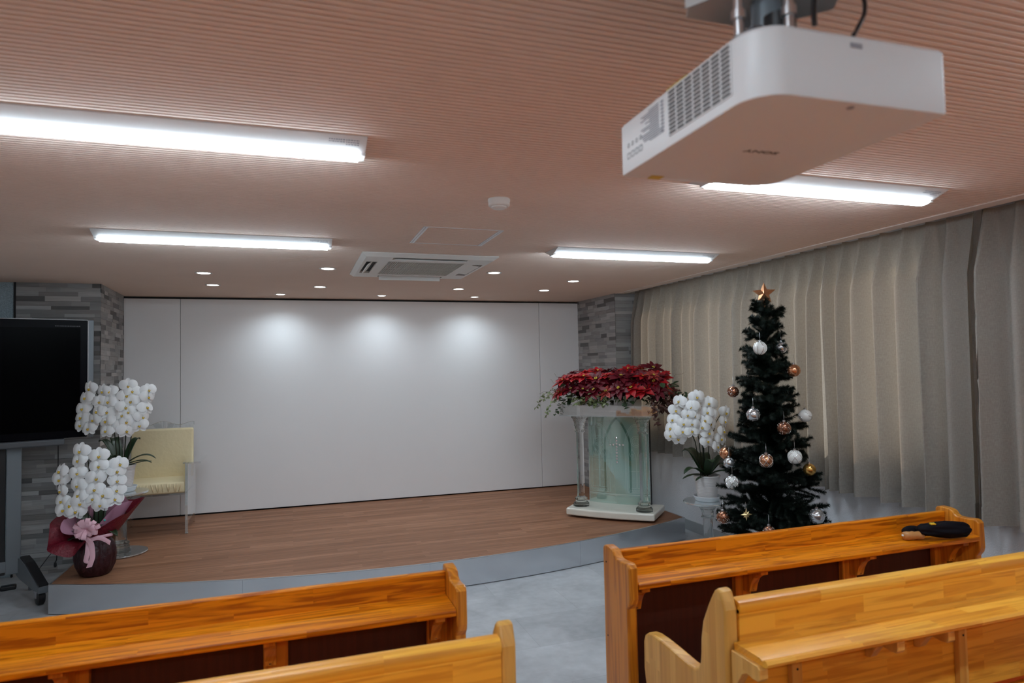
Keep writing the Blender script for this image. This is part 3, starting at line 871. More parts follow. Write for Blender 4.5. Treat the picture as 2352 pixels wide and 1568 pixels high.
def pew(x_out, d, y0, label, tan=True):
    t = thing('church_pew', label, 'pew', (x_out, y0, 0), 0, 'honey-coloured wooden pews in rows')
    L = 1.91
    oy = -1.95
    def X(a): return d*a
    prof = [(1.727,0),(1.727,.852),(1.734,.870),(1.748,.902),(1.757,.909),(1.770,.908),(1.783,.899),(1.800,.876),(1.822,.838),(1.851,.781),(1.864,.721),(1.867,.672),(1.872,.642),(1.884,.618),(1.907,.607),(1.940,.606),(2.0,.610),(2.049,.614),(2.12,.617),(2.170,.616),(2.205,.610),(2.228,.594),(2.238,.57),(2.24,.469),(2.227,.400),(2.205,.33),(2.195,.25),(2.2,0)]
    prof = [(a + oy, b) for a, b in prof]
    for (a, b) in ((0, .046), (L - .046, L)):
        MB().prism(prof, 0, X(a), X(b)).build('end_panel', M_tan_z, t, bevel=.010, seg=3)
    xx = sorted((X(.046), X(L-.046)))
    MB().box(*xx, 1.722+oy, 1.744+oy, .45, .85).build('back_board', M_tan_x, t)
    rp = [(1.722, .838), (1.7165, .846), (1.716, .862), (1.721, .872), (1.731, .877), (1.760, .878), (1.770, .874), (1.772, .866), (1.768, .842), (1.750, .838)]
    MB().prism([(a+oy, b) for a, b in rp], 0, *xx).build('top_rail', M_tan_x, t, auto=35)
    sp = [(1.7215, .757), (1.605, .757), (1.598, .753), (1.592, .7525), (1.586, .757), (1.577, .756), (1.572, .748), (1.576, .738), (1.588, .735), (1.7215, .735)]
    xs2 = sorted((X(.024), X(L-.024)))
    MB().prism([(a+oy, b) for a, b in sp], 0, *xs2).build('book_shelf', M_tan_x, t, auto=35)
    br = [(1.7215, .736), (1.600, .736), (1.592, .728), (1.592, .700), (1.600, .692), (1.622, .690), (1.650, .694), (1.672, .682), (1.69, .655), (1.7, .64), (1.7215, .635)]
    for a in (.026, .55, .765, L - .30, L - .026):
        MB().prism([(p+oy, q) for p, q in br], 0, X(a - .015), X(a + .015)).build('shelf_bracket', M_tan_z, t, bevel=.002, seg=1)
    for a in (.24, L/2, L - .24):
        MB().box(*sorted((X(a-.02), X(a+.02))), 1.70+oy, 1.722+oy, 0.0, .735).build('stile', M_tan_z, t, bevel=.002, seg=1)
        MB().lathe([(.004, 0), (.004, .001), (0, .0012)], M=Matrix.Translation((X(a), 1.6995+oy, .65)) @ Matrix.Rotation(PI/2, 4, 'X'), seg=10).build('screw_hole', M_dark, t)
    MB().box(*xx, 1.744+oy, 2.19+oy, .385, .41).build('seat', M_tan_x, t, bevel=.004)
    MB().box(xx[0]+.012, xx[1]-.012, 1.75+oy, 2.185+oy, .411, .450).build('seat_cushion', M_cushion_or, t, bevel=.014, seg=3)['label'] = 'orange seat cushion'
    MB().box(*xx, 2.13+oy, 2.155+oy, .25, .384).build('seat_apron', M_tan_x, t)
    return t
pew(1.257, 1, 1.95, 'honey-coloured pew with curved armrest at bottom right, behind the umbrella desk')
pew(.578, -1, 1.95, 'honey-coloured pew at bottom left across the aisle, showing its top rail and end')

for k in (1, 2, 3):
    pew(1.257, 1, 1.95 - .82*k, 'honey-coloured pew on the curtain side, %s row behind the bottom-right pew' % ('first', 'second', 'third')[k-1])
    if k < 3: pew(.578, -1, 1.95 - .82*k - (0 if k == 1 else .0), 'honey-coloured pew on the aisle side, %s row behind the bottom-left pew' % ('first', 'second', 'third')[k-1])

# umbrella on the right desk
um = thing('folding_umbrella', 'black folding umbrella with wooden handle lying on the book desk', 'umbrella', (2.72, 2.362, .765), math.atan2(-.085, .285))
MB().lathe([(.0, 0), (.006, .0), (.014, .003), (.016, .02), (.0145, .034), (.0165, .045), (.0135, .056), (.0155, .075), (.016, .090), (.0, .092)],
           M=Matrix.Translation((0, 0, .0215)) @ Matrix.Diagonal((1, 1.27, 1.27, 1)) @ Matrix.Rotation(PI/2, 4, 'Y'), seg=20).build('handle', M_handle, um, smooth=True)['label'] = 'light brown wooden handle'
MB().ball((-.001, 0, .0215), .0075, 10, 8).build('handle_button', M_silver, um, smooth=True)
def uw(r, z, a): return r*(1 + .10*math.sin(5*a + z*14) + .06*math.sin(9*a - z*30))
cm = Matrix.Translation((.075, 0, .046)) @ Matrix.Diagonal((1, 1.12, .86, 1)) @ Matrix.Rotation(PI/2, 4, 'Y')
MB().lathe([(.0, .0), (.022, .002), (.031, .02), (.033, .05), (.037, .09), (.042, .14), (.043, .18), (.038, .215), (.026, .235), (.010, .243), (0, .244)], M=cm, seg=40, wob=uw).build('canopy', M_umb, um, smooth=True)
MB().ball((.072, .045, .031), (.050, .020, .026), 20, 12).build('canopy_fold', M_umb, um, smooth=True)
MB().box(.118, .142, -.020, -.004, .0775, .0835, Matrix.Rotation(.1, 4, 'X')).build('strap_tag', M_yellowtag, um, bevel=.001)

R_ = math.radians
# ------------------------------------------------------------------ television on its stand
TV_N = math.radians(17.6)
tvx = Matrix.Rotation(TV_N, 4, 'Z')
tv = thing('television', 'large black flat television with silver side strip', 'television', (-1.80, 5.916, 1.138), TV_N)
TWd, THt = 1.55, .918
x1 = .282
MB().box(x1 - TWd, x1 - .012, -.012, .05, .0, THt).build('cabinet', M_bezel, tv, bevel=.004)
MB().box(x1 - TWd + .045, x1 - .06, -.0135, -.0118, .055, THt - .06).build('screen', M_screen, tv)
MB().box(x1 - .0105, x1 + .030, -.010, .075, -.005, THt + .004).build('side_strip', M_greymetal, tv, bevel=.004)['label'] = 'silver side strip'
MB().box(x1 - .012, x1 - .004, -.014, .03, .0, THt).build('side_edge', M_alu_dark, tv)
MB().box(x1 - TWd, x1 - .012, -.013, .05, THt, THt + .006).build('top_edge', M_alu_dark, tv)
lm = MB()
rr = random.Random(2)
xx = x1 - .225
while xx < x1 - .06:
    e = xx + rr.uniform(.004, .010); lm.box(xx, e, -.0128, -.0121, THt - .050, THt - .044); xx = e + .003
lm.build('maker_print', M_darkgrey, tv)
st = thing('television_stand', 'grey wheeled floor stand under the big television', 'television stand', (-1.80, 5.916, 0), TV_N)
# posts
MB().box(-.233, -.142, .052, .11, .14, 1.75).build('post', M_greymetal, st, bevel=.006)
MB().box(-1.06, -.97, .052, .11, .14, 1.75).build('post', M_greymetal, st, bevel=.006)
MB().box(-.290, -.236, .062, .10, .14, 1.11).build('cable_cover', M_black, st, bevel=.003)
MB().box(-1.32, .125, -.045, .052, 1.085, 1.135).build('shelf_bar', M_bargrey, st, bevel=.012, seg=3)
MB().box(-1.05, -.15, .055, .105, .16, .24).build('cross_bar', M_greymetal, st, bevel=.004)
def leg(px, ang):
    """splayed foot running forward from a post"""
    M = Matrix.Translation((px, .08, 0)) @ Matrix.Rotation(ang, 4, 'Z')
    K = 1.2; D = -.035
    side = [(.03, .155), (.03, .29), (-.05, .290), (-.16, .268), (-.28, .222), (-.40, .178), (-.445, .170), (-.445, .125), (-.40, .122), (-.25, .130), (-.05, .14)]
    MB().prism([(a*K, b + D) for a, b in side], 0, -.034, .034, M).build('leg', M_greymetal, st, bevel=.003)
    cap = [(-.046, .291), (-.16, .269), (-.28, .223), (-.40, .179), (-.44, .172), (-.44, .180), (-.40, .192), (-.28, .238), (-.16, .284), (-.046, .305)]
    MB().prism([(a*K, b + D) for a, b in cap], 0, -.029, .029, M).build('leg_cap', M_black, st)
    MB().lathe([(.0, -.024), (.040, -.024), (.050, -.017), (.050, .017), (.040, .024), (0, .024)], M=M @ Matrix.Translation((-.008, -.47, .0505)) @ Matrix.Rotation(PI/2, 4, 'Y'), seg=28).build('caster', M_black, st, auto=40)
    MB().box(-.040, -.034, -.49, -.45, .05, .10, M).box(.018, .024, -.49, -.45, .05, .10, M).build('caster_fork', M_silver, st)
    MB().lathe([(.028, 0), (.028, .06), (.022, .065), (.022, .16)], M=M @ Matrix.Translation((.06, -.02, 0)), seg=20).build('rear_foot', M_greymetal, st, auto=40)
leg(-.130, R_(14)); leg(-1.07, R_(-14))
# cords
pc = MB().tube([(-1.835, 6.34, 1.06), (-1.837, 6.345, .8), (-1.832, 6.34, .5), (-1.834, 6.34, .25), (-1.838, 6.335, .12), (-1.845, 6.33, .095)], .0035, 8)
cord = tag(pc.build('hanging_cord', M_black, smooth=True), 'thin black cord hanging down the stone wall, ending in a plug', 'cord')
MB().lathe([(.004, 0), (.009, -.005), (.011, -.03), (.008, -.04), (0, -.042)], c=(-1.846, 6.33, .10), seg=12).build('plug', M_black, cord, smooth=True)
pc2 = MB().tube(smooth_path([(-2.02, 6.15, .03), (-1.95, 6.25, .06), (-1.85, 6.34, .20), (-1.70, 6.36, .26), (-1.6, 6.37, .26)]), .003, 8)
tag(pc2.build('wall_cord', M_black, smooth=True), 'thin black cord running low along the stone wall behind the wrapped orchid', 'cord')
ad = thing('power_adapter', 'black power adapter lying on the floor below the television', 'power adapter', (-2.06, 6.02, 0), .25)
MB().box(-.05, .05, -.028, .028, .0, .035).build('case', M_black, ad, bevel=.010, seg=3)
MB().tube(smooth_path([(-.05, 0, .016), (-.08, -.02, .010), (-.09, -.10, .006), (-.04, -.14, .006), (-.10, -.20, .006), (-.25, -.17, .006)]), .005, 8).build('adapter_lead', M_black, ad, smooth=True)

# ------------------------------------------------------------------ acrylic chair
ch = thing('acrylic_chair', 'clear acrylic armchair with cream cushions in front of the white wall', 'chair', (-1.165, 6.50, .2))
CW = .265
def side_poly():
    return [(0, 0), (.028, 0), (.060, .075), (.10, .10), (.40, .10), (.44, .075), (.472, 0), (.50, 0), (.50, .615), (0, .615)]
for sx in (-1, 1):
    a = sx*CW
    MB().prism(side_poly(), 0, a - .010, a + .010).build('side_panel', M_acrylic, ch)
    MB().box(a - .0105, a + .0105, -.004, .004, .0, .625).build('front_edge', M_acrylic_edge, ch)
    MB().box(*sorted((a - sx*.03, a + sx*.115)), .0, .48, .616, .630).build('armrest', M_acrylic, ch)
    MB().box(a - .012, a + .012, -.004, .03, -.0, .004).build('foot_pad', M_silver, ch)
top = [(-CW, .45), (-CW, .93)]
for i in range(21):
    u = -1 + 2*i/20
    top.append((u*CW, .945 + .018*math.cos(u*PI*2.0) + .010*(1 - u*u)))
top += [(CW, .93), (CW, .45)]
MB().prism(top, 1, .470, .482).build('back_panel', M_acrylic, ch)
tb = MB().tube([(p[0], .476, p[1]) for p in top[1:-1]], .0028, 6)
tb.build('back_edge', M_acrylic_edge, ch)
MB().box(-CW + .01, CW - .01, 0.005, .475, .345, .360).build('seat_panel', M_acrylic, ch)
def pillow(x0, x1, y0, y1, z0, z1, M=None, wr=.004, seed=1):
    r = random.Random(seed)
    b = MB().box(x0, x1, y0, y1, z0, z1, M)
    return b
def soft(mb, name, mat, parent, lab):
    o = mb.build(name, mat, parent, bevel=.018, seg=4)
    o['label'] = lab
    for p in o.data.polygons: p.use_smooth = True
    return o
soft(pillow(-CW + .014, CW - .012, .0, .45, .361, .458), 'seat_cushion', M_cream, ch, 'cream seat cushion')
soft(pillow(-CW + .004, CW - .0, .405, .468, .440, .905), 'back_cushion', M_cream, ch, 'cream back cushion')
wrk = MB()                                              # gathered front of the seat cover
rw = random.Random(4)
for k in range(16):
    x = -CW + .05 + k*.029 + rw.uniform(-.006, .006)
    dx = rw.uniform(-.02, .02)
    wrk.tube([(x, -.0015, .45), (x + dx*.4, -.003, .42), (x + dx, -.001, .375)], [.003, .0055, .002], 6)
wrk.build('cover_gathers', M_cream, ch, smooth=True)

# ------------------------------------------------------------------ acrylic pedestal tables
def pedestal(x, y, z, label):
    t = thing('acrylic_pedestal_table', label, 'side table', (x, y, z), 0, 'round clear acrylic pedestal tables')
    MB().lathe([(.0, 0), (.185, 0), (.188, .003), (.188, .009), (.185, .012), (0, .012)], seg=56).build('base_plate', M_acrylic, t, auto=40)
    MB().lathe([(.187, .001), (.1895, .004), (.1895, .008), (.187, .011)], seg=56).build('base_rim', M_acrylic_edge, t, auto=40)
    MB().lathe([(0, .012), (.070, .012), (.070, .040), (.062, .046), (.062, .060), (.052, .068), (.060, .078), (.060, .088), (.045, .096), (0, .097)], seg=8).build('foot_block', M_acr_solid, t)
    def flut(r, z, a): return r*(1 - .05*abs(math.sin(4*a)))
    MB().lathe([(0, .097), (.042, .097), (.040, .12), (.040, .33), (.042, .345), (0, .346)], seg=48, wob=flut).build('column', M_acr_solid, t, auto=40)
    MB().lathe([(0, .346), (.052, .346), (.054, .354), (.046, .362), (.048, .39), (.062, .42), (.078, .44), (.078, .466), (0, .467)], seg=12).build('capital', M_acr_solid, t)
    MB().lathe([(0, .468), (.190, .468), (.195, .472), (.195, .480), (.190, .485), (0, .485)], seg=64).build('tabletop', M_frost, t, auto=40)
    return t
pedestal(-1.298, 5.985, .203, 'clear acrylic pedestal table on the stage beside the cream chair')
pedestal(3.255, 4.665, 0.0, 'clear acrylic pedestal table on the floor by the curtains, under an orchid')

# ------------------------------------------------------------------ orchids
def petal_patch(mb, ang, L, W, y0, cup, r0=.004, back=.008, n=6):
    """rounded petal in the xz plane, facing -y"""
    ca, sa = math.cos(ang), math.sin(ang)
    def fn(u, v):
        t = v
        wd = W*.5*(math.sin(PI*min(1, .10 + t*.87))**.55)
        s = (u - .5)*2
        a = r0 + L*t; bb = wd*s
        yy = y0 + back*t*t - cup*(1 - s*s)*math.sin(PI*t) 
        return (ca*a - sa*bb, yy, sa*a + ca*bb)
    mb.grid(fn, n, n + 1)
R_ = math.radians
bl = MB()
petal_patch(bl, R_(90), .058, .048, .008, -.005, back=.010)
petal_patch(bl, R_(-50), .060, .046, .008, -.005, back=.008)
petal_patch(bl, R_(-130), .060, .046, .008, -.005, back=.008)
petal_patch(bl, R_(14), .066, .084, -.002, .010, back=.024)
petal_patch(bl, R_(166), .066, .084, -.002, .010, back=.024)
BLOSSOM = bl.mesh('blossom', M_petal, smooth=True, fix=False)
lp = MB()
lp.ball((0, -.010, -.013), (.006, .009, .007), 10, 7)
lp.ball((-.0065, -.010, -.006), (.0035, .005, .006), 8, 6)
lp.ball((.0065, -.010, -.006), (.0035, .005, .006), 8, 6)
LIP = lp.mesh('lip', M_lip, smooth=True)
cl = MB(); cl.ball((0, -.009, .004), (.0042, .009, .0055), 8, 6)
COLUMN = cl.mesh('column', M_petal, smooth=True)

def strap_leaf(parent, ang, L, W, z0, lift, droop, r0=.02):
    ca, sa = math.cos(ang), math.sin(ang)
    def fn(u, v):
        s = (u - .5)*2
        wd = W*.5*(math.sin(PI*min(1, .12 + v*.86))**.6)*(1 if v < .98 else .2)
        r = r0 + L*v*(1 - .12*v)
        z = z0 + lift*math.sin(v*PI*.62) - droop*v*v + .25*wd*abs(s)
        return (ca*r - sa*wd*s, sa*r + ca*wd*s, z)
    b = MB(); b.grid(fn, 6, 12)
    o = b.build('leaf', M_orchleaf, parent, smooth=True, fix=False)
    m = o.modifiers.new('thickness', 'SOLIDIFY'); m.thickness = .003
    return o

def orchid_flowers(t, pts, cols, base_z, seed, lean=0.0):
    r = random.Random(seed)
    for (x, y, z) in pts:
        o = bpy.data.objects.new('flower', BLOSSOM); link(o, t)
        yaw = x*2.6 + r.uniform(-.35, .35) + lean
        o.location = (x, y, z)
        sc = r.uniform(.86, 1.0)
        o.rotation_euler = Euler((R_(r.uniform(-14, 8)), R_(r.uniform(-10, 10)), yaw), 'XYZ')
        o.scale = (sc, sc, sc)
        l = bpy.data.objects.new('lip', LIP); link(l, o)
        c = bpy.data.objects.new('column', COLUMN); link(c, o)
    for ids in cols:
        P = [pts[i] for i in ids]
        b = MB()
        top = P[0]
        path = [(top[0]*.15, .02, base_z), (top[0]*.30, .03, base_z + (top[2]-base_z)*.45), (top[0]*.75, .02, base_z + (top[2]-base_z)*.85), (top[0], top[1] + .045, top[2] + .012)]
        path += [(p[0], p[1] + .030, p[2] + .005) for p in P[1:]]
        b.tube(path, [.0042]*3 + [.0032]*(len(path) - 3), 6)
        b.build('flower_stem', M_stem, t, smooth=True)

def ribbed(r, z, a): return r
def potted(x, y, z, rad0, rad1, h, label, pts, cols, seed, leaves):
    t = thing('potted_orchid', label, 'orchid', (x, y, z), 0, 'white moth orchids')
    prof = [(0, .002), (rad0, .002)]
    nrib = 15
    for i in range(nrib*4 + 1):
        u = i/(nrib*4)
        prof.append((rad0 + (rad1 - rad0)*u + .0008*math.cos(2*PI*nrib*u), .004 + (h - .02)*u))
    prof += [(rad1 + .004, h - .012), (rad1 + .004, h), (rad1 - .006, h), (rad1 - .010, h - .03)]
    MB().lathe(prof, seg=48).build('pot', M_pot, t, auto=50)
    MB().lathe([(rad1 - .009, h - .028), (rad1*.6, h - .018), (0, h - .012)], seg=24).build('bark', M_moss, t, smooth=True)
    for L in leaves: strap_leaf(t, *L)
    orchid_flowers(t, pts, cols, h - .02, seed)
    return t

FLW_WRAP = [(-0.063, -0.101, 0.892), (-0.076, -0.098, 0.826), (-0.081, -0.096, 0.738), (-0.079, -0.097, 0.652), (-0.071, -0.099, 0.583), (-0.061, -0.101, 0.528), (-0.089, -0.094, 0.473), (0.053, -0.109, 0.851), (0.052, -0.109, 0.779), (0.038, -0.11, 0.697), (0.028, -0.11, 0.618), (0.017, -0.11, 0.555), (0.063, -0.108, 0.508), (0.079, -0.107, 0.575), (-0.2, -0.041, 0.751), (-0.203, -0.038, 0.694), (-0.194, -0.045, 0.615), (-0.186, -0.052, 0.544), (-0.172, -0.06, 0.484), (-0.124, -0.083, 0.514), (0.175, -0.078, 0.782), (0.16, -0.085, 0.733), (0.162, -0.084, 0.665), (0.16, -0.085, 0.598), (0.148, -0.09, 0.539)]
FLW_LEFT = [(0.081, -0.174, 0.842), (0.108, -0.171, 0.798), (0.07, -0.174, 0.764), (0.097, -0.172, 0.72), (0.063, -0.175, 0.675), (0.082, -0.173, 0.638), (0.041, -0.175, 0.612), (0.071, -0.174, 0.561), (0.026, -0.175, 0.533), (0.071, -0.174, 0.492), (0.219, -0.145, 0.803), (0.216, -0.146, 0.75), (0.205, -0.15, 0.667), (0.179, -0.158, 0.594), (0.157, -0.163, 0.529), (-0.096, -0.161, 0.804), (-0.048, -0.169, 0.8), (-0.119, -0.156, 0.723), (-0.054, -0.169, 0.721), (-0.135, -0.152, 0.648), (-0.065, -0.167, 0.642), (-0.163, -0.143, 0.585), (-0.071, -0.166, 0.573), (-0.2, -0.127, 0.518), (-0.07, -0.166, 0.498), (-0.193, -0.13, 0.827), (-0.224, -0.114, 0.755), (-0.247, -0.099, 0.671), (-0.256, -0.091, 0.604), (-0.263, -0.085, 0.544)]
FLW_RIGHT = [(-0.142, -0.105, 0.854), (-0.26, -0.027, 0.819), (-0.261, 0.02, 0.743), (-0.292, 0.02, 0.668), (-0.313, 0.02, 0.599), (-0.32, 0.02, 0.541), (-0.193, -0.092, 0.775), (-0.161, -0.102, 0.779), (-0.216, -0.082, 0.711), (-0.166, -0.1, 0.704), (-0.243, -0.061, 0.64), (-0.186, -0.095, 0.638), (-0.252, -0.05, 0.577), (-0.191, -0.093, 0.58), (-0.256, 0.002, 0.511), (-0.033, -0.108, 0.799), (0.002, -0.104, 0.788), (-0.05, -0.109, 0.727), (-0.013, -0.106, 0.713), (-0.077, -0.11, 0.662), (-0.025, -0.107, 0.631), (-0.104, -0.109, 0.608), (-0.045, -0.109, 0.558), (-0.058, -0.11, 0.492), (0.169, -0.056, 0.712), (0.146, -0.066, 0.641), (0.122, -0.075, 0.561), (0.091, -0.085, 0.501), (0.044, -0.097, 0.441)]
def shift(pts, dz): return [(a, b, c + dz) for a, b, c in pts]

PEDZ_L, PEDZ_R = .203 + .485, .485
# the saucers stand on the tables, the pots stand in the saucers
for (x, y, z, lab) in ((-1.298, 5.985, PEDZ_L, 'white plant saucer under the orchid pot beside the cream chair'), (3.255, 4.665, PEDZ_R, 'white plant saucer under the orchid pot by the curtains')):
    sc = MB().lathe([(0, .001), (.088, .001), (.096, .006), (.108, .034), (.113, .040), (.110, .042), (.104, .036), (.092, .008), (0, .006)], c=(0, 0, 0), seg=48)
    so = sc.build('plant_saucer', M_saucer, auto=45); so.location = (x, y, z)
    tag(so, lab, 'saucer', 'white saucers under the orchid pots')
potted(-1.298, 5.985, PEDZ_L + .0065, .075, .098, .205, 'white orchid in a ribbed pot on the stage pedestal, in front of the cream chair', shift(FLW_LEFT, -.002),
       [(15, 17, 19, 21, 23), (25, 26, 27, 28, 29), (0, 2, 4, 6, 8), (10, 11, 12, 13, 14)], 11,
       [(R_(-5), .26, .062, .20, .10, .05), (R_(-18), .25, .045, .20, .05, .03), (R_(8), .22, .03, .19, .03, .0), (R_(120), .24, .07, .20, .22, .02), (R_(150), .22, .07, .2, .20, .0),
        (R_(200), .20, .065, .2, .13, .06), (R_(60), .20, .06, .2, .2, .0), (R_(250), .17, .06, .2, .12, .05)])
potted(3.255, 4.665, PEDZ_R + .0065, .075, .105, .205, 'white orchid in a ribbed pot by the curtains, between the pulpit and the tree', shift(FLW_RIGHT, .004),
       [(0, 6, 8, 10, 12, 14), (1, 2, 3, 4, 5), (15, 17, 19, 21), (16, 18, 20, 22, 23), (24, 25, 26, 27, 28)], 12,
       [(R_(190), .26, .075, .20, .10, .06), (R_(172), .22, .05, .20, .02, .04), (R_(215), .26, .03, .19, .02, .02), (R_(110), .22, .12, .20, .20, .0), (R_(140), .20, .12, .20, .20, .0),
        (R_(60), .22, .09, .2, .16, .0), (R_(15), .22, .075, .20, .10, .03), (R_(-30), .20, .06, .20, .05, .03), (R_(250), .20, .08, .2, .16, .02), (R_(-10), .2, .1, .2, .16, .0)])

# gift-wrapped orchid at the stage corner
wo = thing('wrapped_orchid', 'white orchid wrapped in wine-red paper with a pink bow, on the stage corner', 'orchid', (-1.34, 5.44, .203), 0, 'white moth orchids')
def pleat(r, z, a): return r*(1 + (.045*math.sin(9*a + 9*z) + .025*math.sin(17*a - 14*z) + .012*math.sin(31*a))*(min(1, z/.06)*.9 + .15))
MB().lathe([(0, 0), (.085, .0), (.098, .012), (.118, .07), (.127, .13), (.126, .18), (.112, .22), (.092, .245), (.088, .255)], seg=72, wob=pleat).build('pot_wrap', M_wine_dark, wo, smooth=True)
def lerp_ang(tab, a):
    a = a % 360
    for i in range(len(tab)):
        a0, v0 = tab[i]; a1, v1 = tab[(i+1) % len(tab)]
        if i == len(tab) - 1: a1 += 360
        if a0 <= a <= a1 or (i == len(tab)-1 and a + 360 <= a1):
            aa = a if a >= a0 else a + 360
            t = (aa - a0)/(a1 - a0); t = t*t*(3 - 2*t)
            return v0 + (v1 - v0)*t
    return tab[0][1]
def collar(name, mat, Rt, Zt, z0, r0, phase, wav, curl):
    def fn(u, v):
        a = u*360
        Rm = lerp_ang(Rt, a); Zm = lerp_ang(Zt, a)
        w = 1 + wav*math.sin(R_(a)*7 + phase)*v
        r = r0 + (Rm - r0)*(v**.8)*w
        z = z0 + (Zm - z0)*(v**1.25) + curl*math.sin(PI*v)*.5 + .012*math.sin(R_(a)*5 + phase*2)*v
        return (r*math.cos(R_(a)), r*math.sin(R_(a)), z)
    b = MB(); b.grid(fn, 96, 10)
    return b.build(name, mat, wo, smooth=True, fix=False)
collar('paper_collar', M_wine, [(0, .300), (40, .27), (90, .21), (140, .23), (180, .285), (212, .285), (245, .19), (270, .125), (292, .14), (325, .25)],
       [(0, .500), (40, .49), (90, .44), (140, .43), (180, .385), (205, .235), (235, .165), (265, .28), (295, .34), (325, .44)], .245, .088, .4, .05, .06)
collar('tissue_collar', M_pink, [(0, .22), (60, .20), (120, .18), (180, .20), (215, .20), (270, .09), (320, .17)],
       [(0, .50), (60, .50), (120, .45), (180, .40), (215, .33), (270, .31), (320, .47)], .25, .075, 1.7, .09, .05)
MB().lathe([(0, .262), (.085, .255)], seg=24).build('bark', M_moss, wo)
for L in ((R_(205), .27, .06, .27, .03, .10), (R_(190), .20, .05, .27, .06, .02), (R_(-35), .20, .07, .27, .07, .06), (R_(-70), .14, .08, .28, .10, .03), (R_(90), .2, .08, .28, .16, .02), (R_(20), .2, .07, .28, .14, .02), (R_(140), .2, .07, .28, .14, .02), (R_(240), .16, .06, .28, .10, .04)):
    strap_leaf(wo, *L)
orchid_flowers(wo, [(a - .01, b, c - .003) for a, b, c in FLW_WRAP], [(0, 1, 2, 3, 4, 5, 6), (7, 8, 9, 10, 11, 12), (14, 15, 16, 17, 18), (20, 21, 22, 23, 24)], .26, 13)
for (px, pz, len_) in ((-.085, .385, .10), (-.015, .405, .09), (.085, .40, .10)):
    sk = MB().tube([(px*.9, -.09, pz + len_), (px, -.125, pz)], .0018, 6).build('support_stick', M_stem, wo)
    MB().ball((px, -.126, pz - .003), .0065, 10, 8).build('stick_tip', M_cyan, sk, smooth=True)
bow = MB()
rb = random.Random(9)
for k in range(17):                                     # ribbon loops
    a = 2*PI*k/17 + rb.uniform(-.15, .15); el = rb.uniform(-.1, .9)
    d = Vector((math.cos(a)*math.cos(el), -.35 - .45*rb.random(), math.sin(a)*math.cos(el)*.7 + .25)).normalized()
    side = d.cross(Vector((0, 1, .2))).normalized()
    c0 = Vector((-.015, -.140, .350)); Lr = rb.uniform(.070, .095)
    nrm = d.cross(side)
    def loop(u, v, d=d, side=side, nrm=nrm, c0=c0, Lr=Lr):
        th = 2*PI*v
        return c0 + d*(Lr*.5*(1 - math.cos(th))) + nrm*(.024*math.sin(th)) + side*(.0145*(2*u - 1)*(.45 + .55*math.sin(th/2)))
    bow.grid(loop, 2, 18)
bw_ = bow.build('bow', M_ribbon, wo, smooth=True, fix=False)
bw_['label'] = 'pink ribbon bow'
def ribbon(path, wdir, w):
    b = MB()
    P = smooth_path(path, 6); wd = Vector(wdir)*w*.5; n_ = len(P) - 1
    b.grid(lambda u, v: P[round(v*n_)] + wd*(2*u - 1) + Vector((0, -.004*math.sin(PI*u), 0)), 3, n_)
    o = b.build('ribbon_tail', M_ribbon, bw_, smooth=True, fix=False)
    return o
ribbon([(-.03, -.14, .34), (-.035, -.155, .31), (-.01, -.16, .28), (.01, -.155, .25), (.015, -.148, .20), (.016, -.145, .15), (.005, -.145, .11), (-.004, -.145, .085)], (1, .1, .1), .034)
ribbon([(-.03, -.135, .30), (.005, -.15, .275), (.05, -.15, .285), (.09, -.14, .265), (.12, -.125, .235)], (.25, 0, 1), .030)
ribbon([(-.01, -.14, .26), (-.012, -.15, .19), (-.022, -.145, .13), (.0, -.14, .11)], (1, .1, 0), .030)
ribbon([(.05, -.14, .285), (.09, -.13, .29), (.13, -.10, .29)], (.1, 0, 1), .020)

# ------------------------------------------------------------------ pulpit
pu = thing('acrylic_pulpit', 'clear acrylic pulpit with green glass front, crystal cross and cream marble base', 'pulpit', (2.90, 5.624, .2), R_(-43.5))
fr_ = [(-.42 + .84*i/20, -.215 - .04*(1 - ((i-10)/10)**2)) for i in range(21)]
MB().prism(fr_ + [(.42, .225), (-.42, .225)], 2, .018, .083).build('marble_base', M_marble, pu, bevel=.014, seg=4)['label'] = 'cream marble base slab'
MB().box(-.36, .36, -.17, .17, .003, .018).build('base_feet', M_dark, pu)
def ccol(r, z, a): return r
for (cx, cy) in ((-.312, -.075), (.308, -.120)):
    MB().lathe([(0, .083), (.076, .083), (.078, .09), (.078, .108), (.070, .116), (.056, .128), (.052, .140), (.060, .148), (.060, .160), (.046, .168), (0, .169)], c=(cx, cy, 0), seg=12).build('column_foot', M_acr_solid, pu)
    MB().lathe([(0, .169), (.040, .169), (.037, .20), (.036, .77), (.039, .785), (0, .786)], c=(cx, cy, 0), seg=10).build('column_shaft', M_acr_solid, pu)
    def flutes(r, z, a): return r*(1 + .07*math.sin(16*a + z*90))
    MB().lathe([(0, .786), (.047, .786), (.049, .80), (.043, .806), (.045, .83), (.052, .85), (.048, .855), (.054, .885), (.062, .90), (.060, .905), (.075, .925), (.080, .933), (.080, .943), (0, .944)], c=(cx, cy, 0), seg=48, wob=flutes).build('capital', M_acr_solid, pu, auto=50)
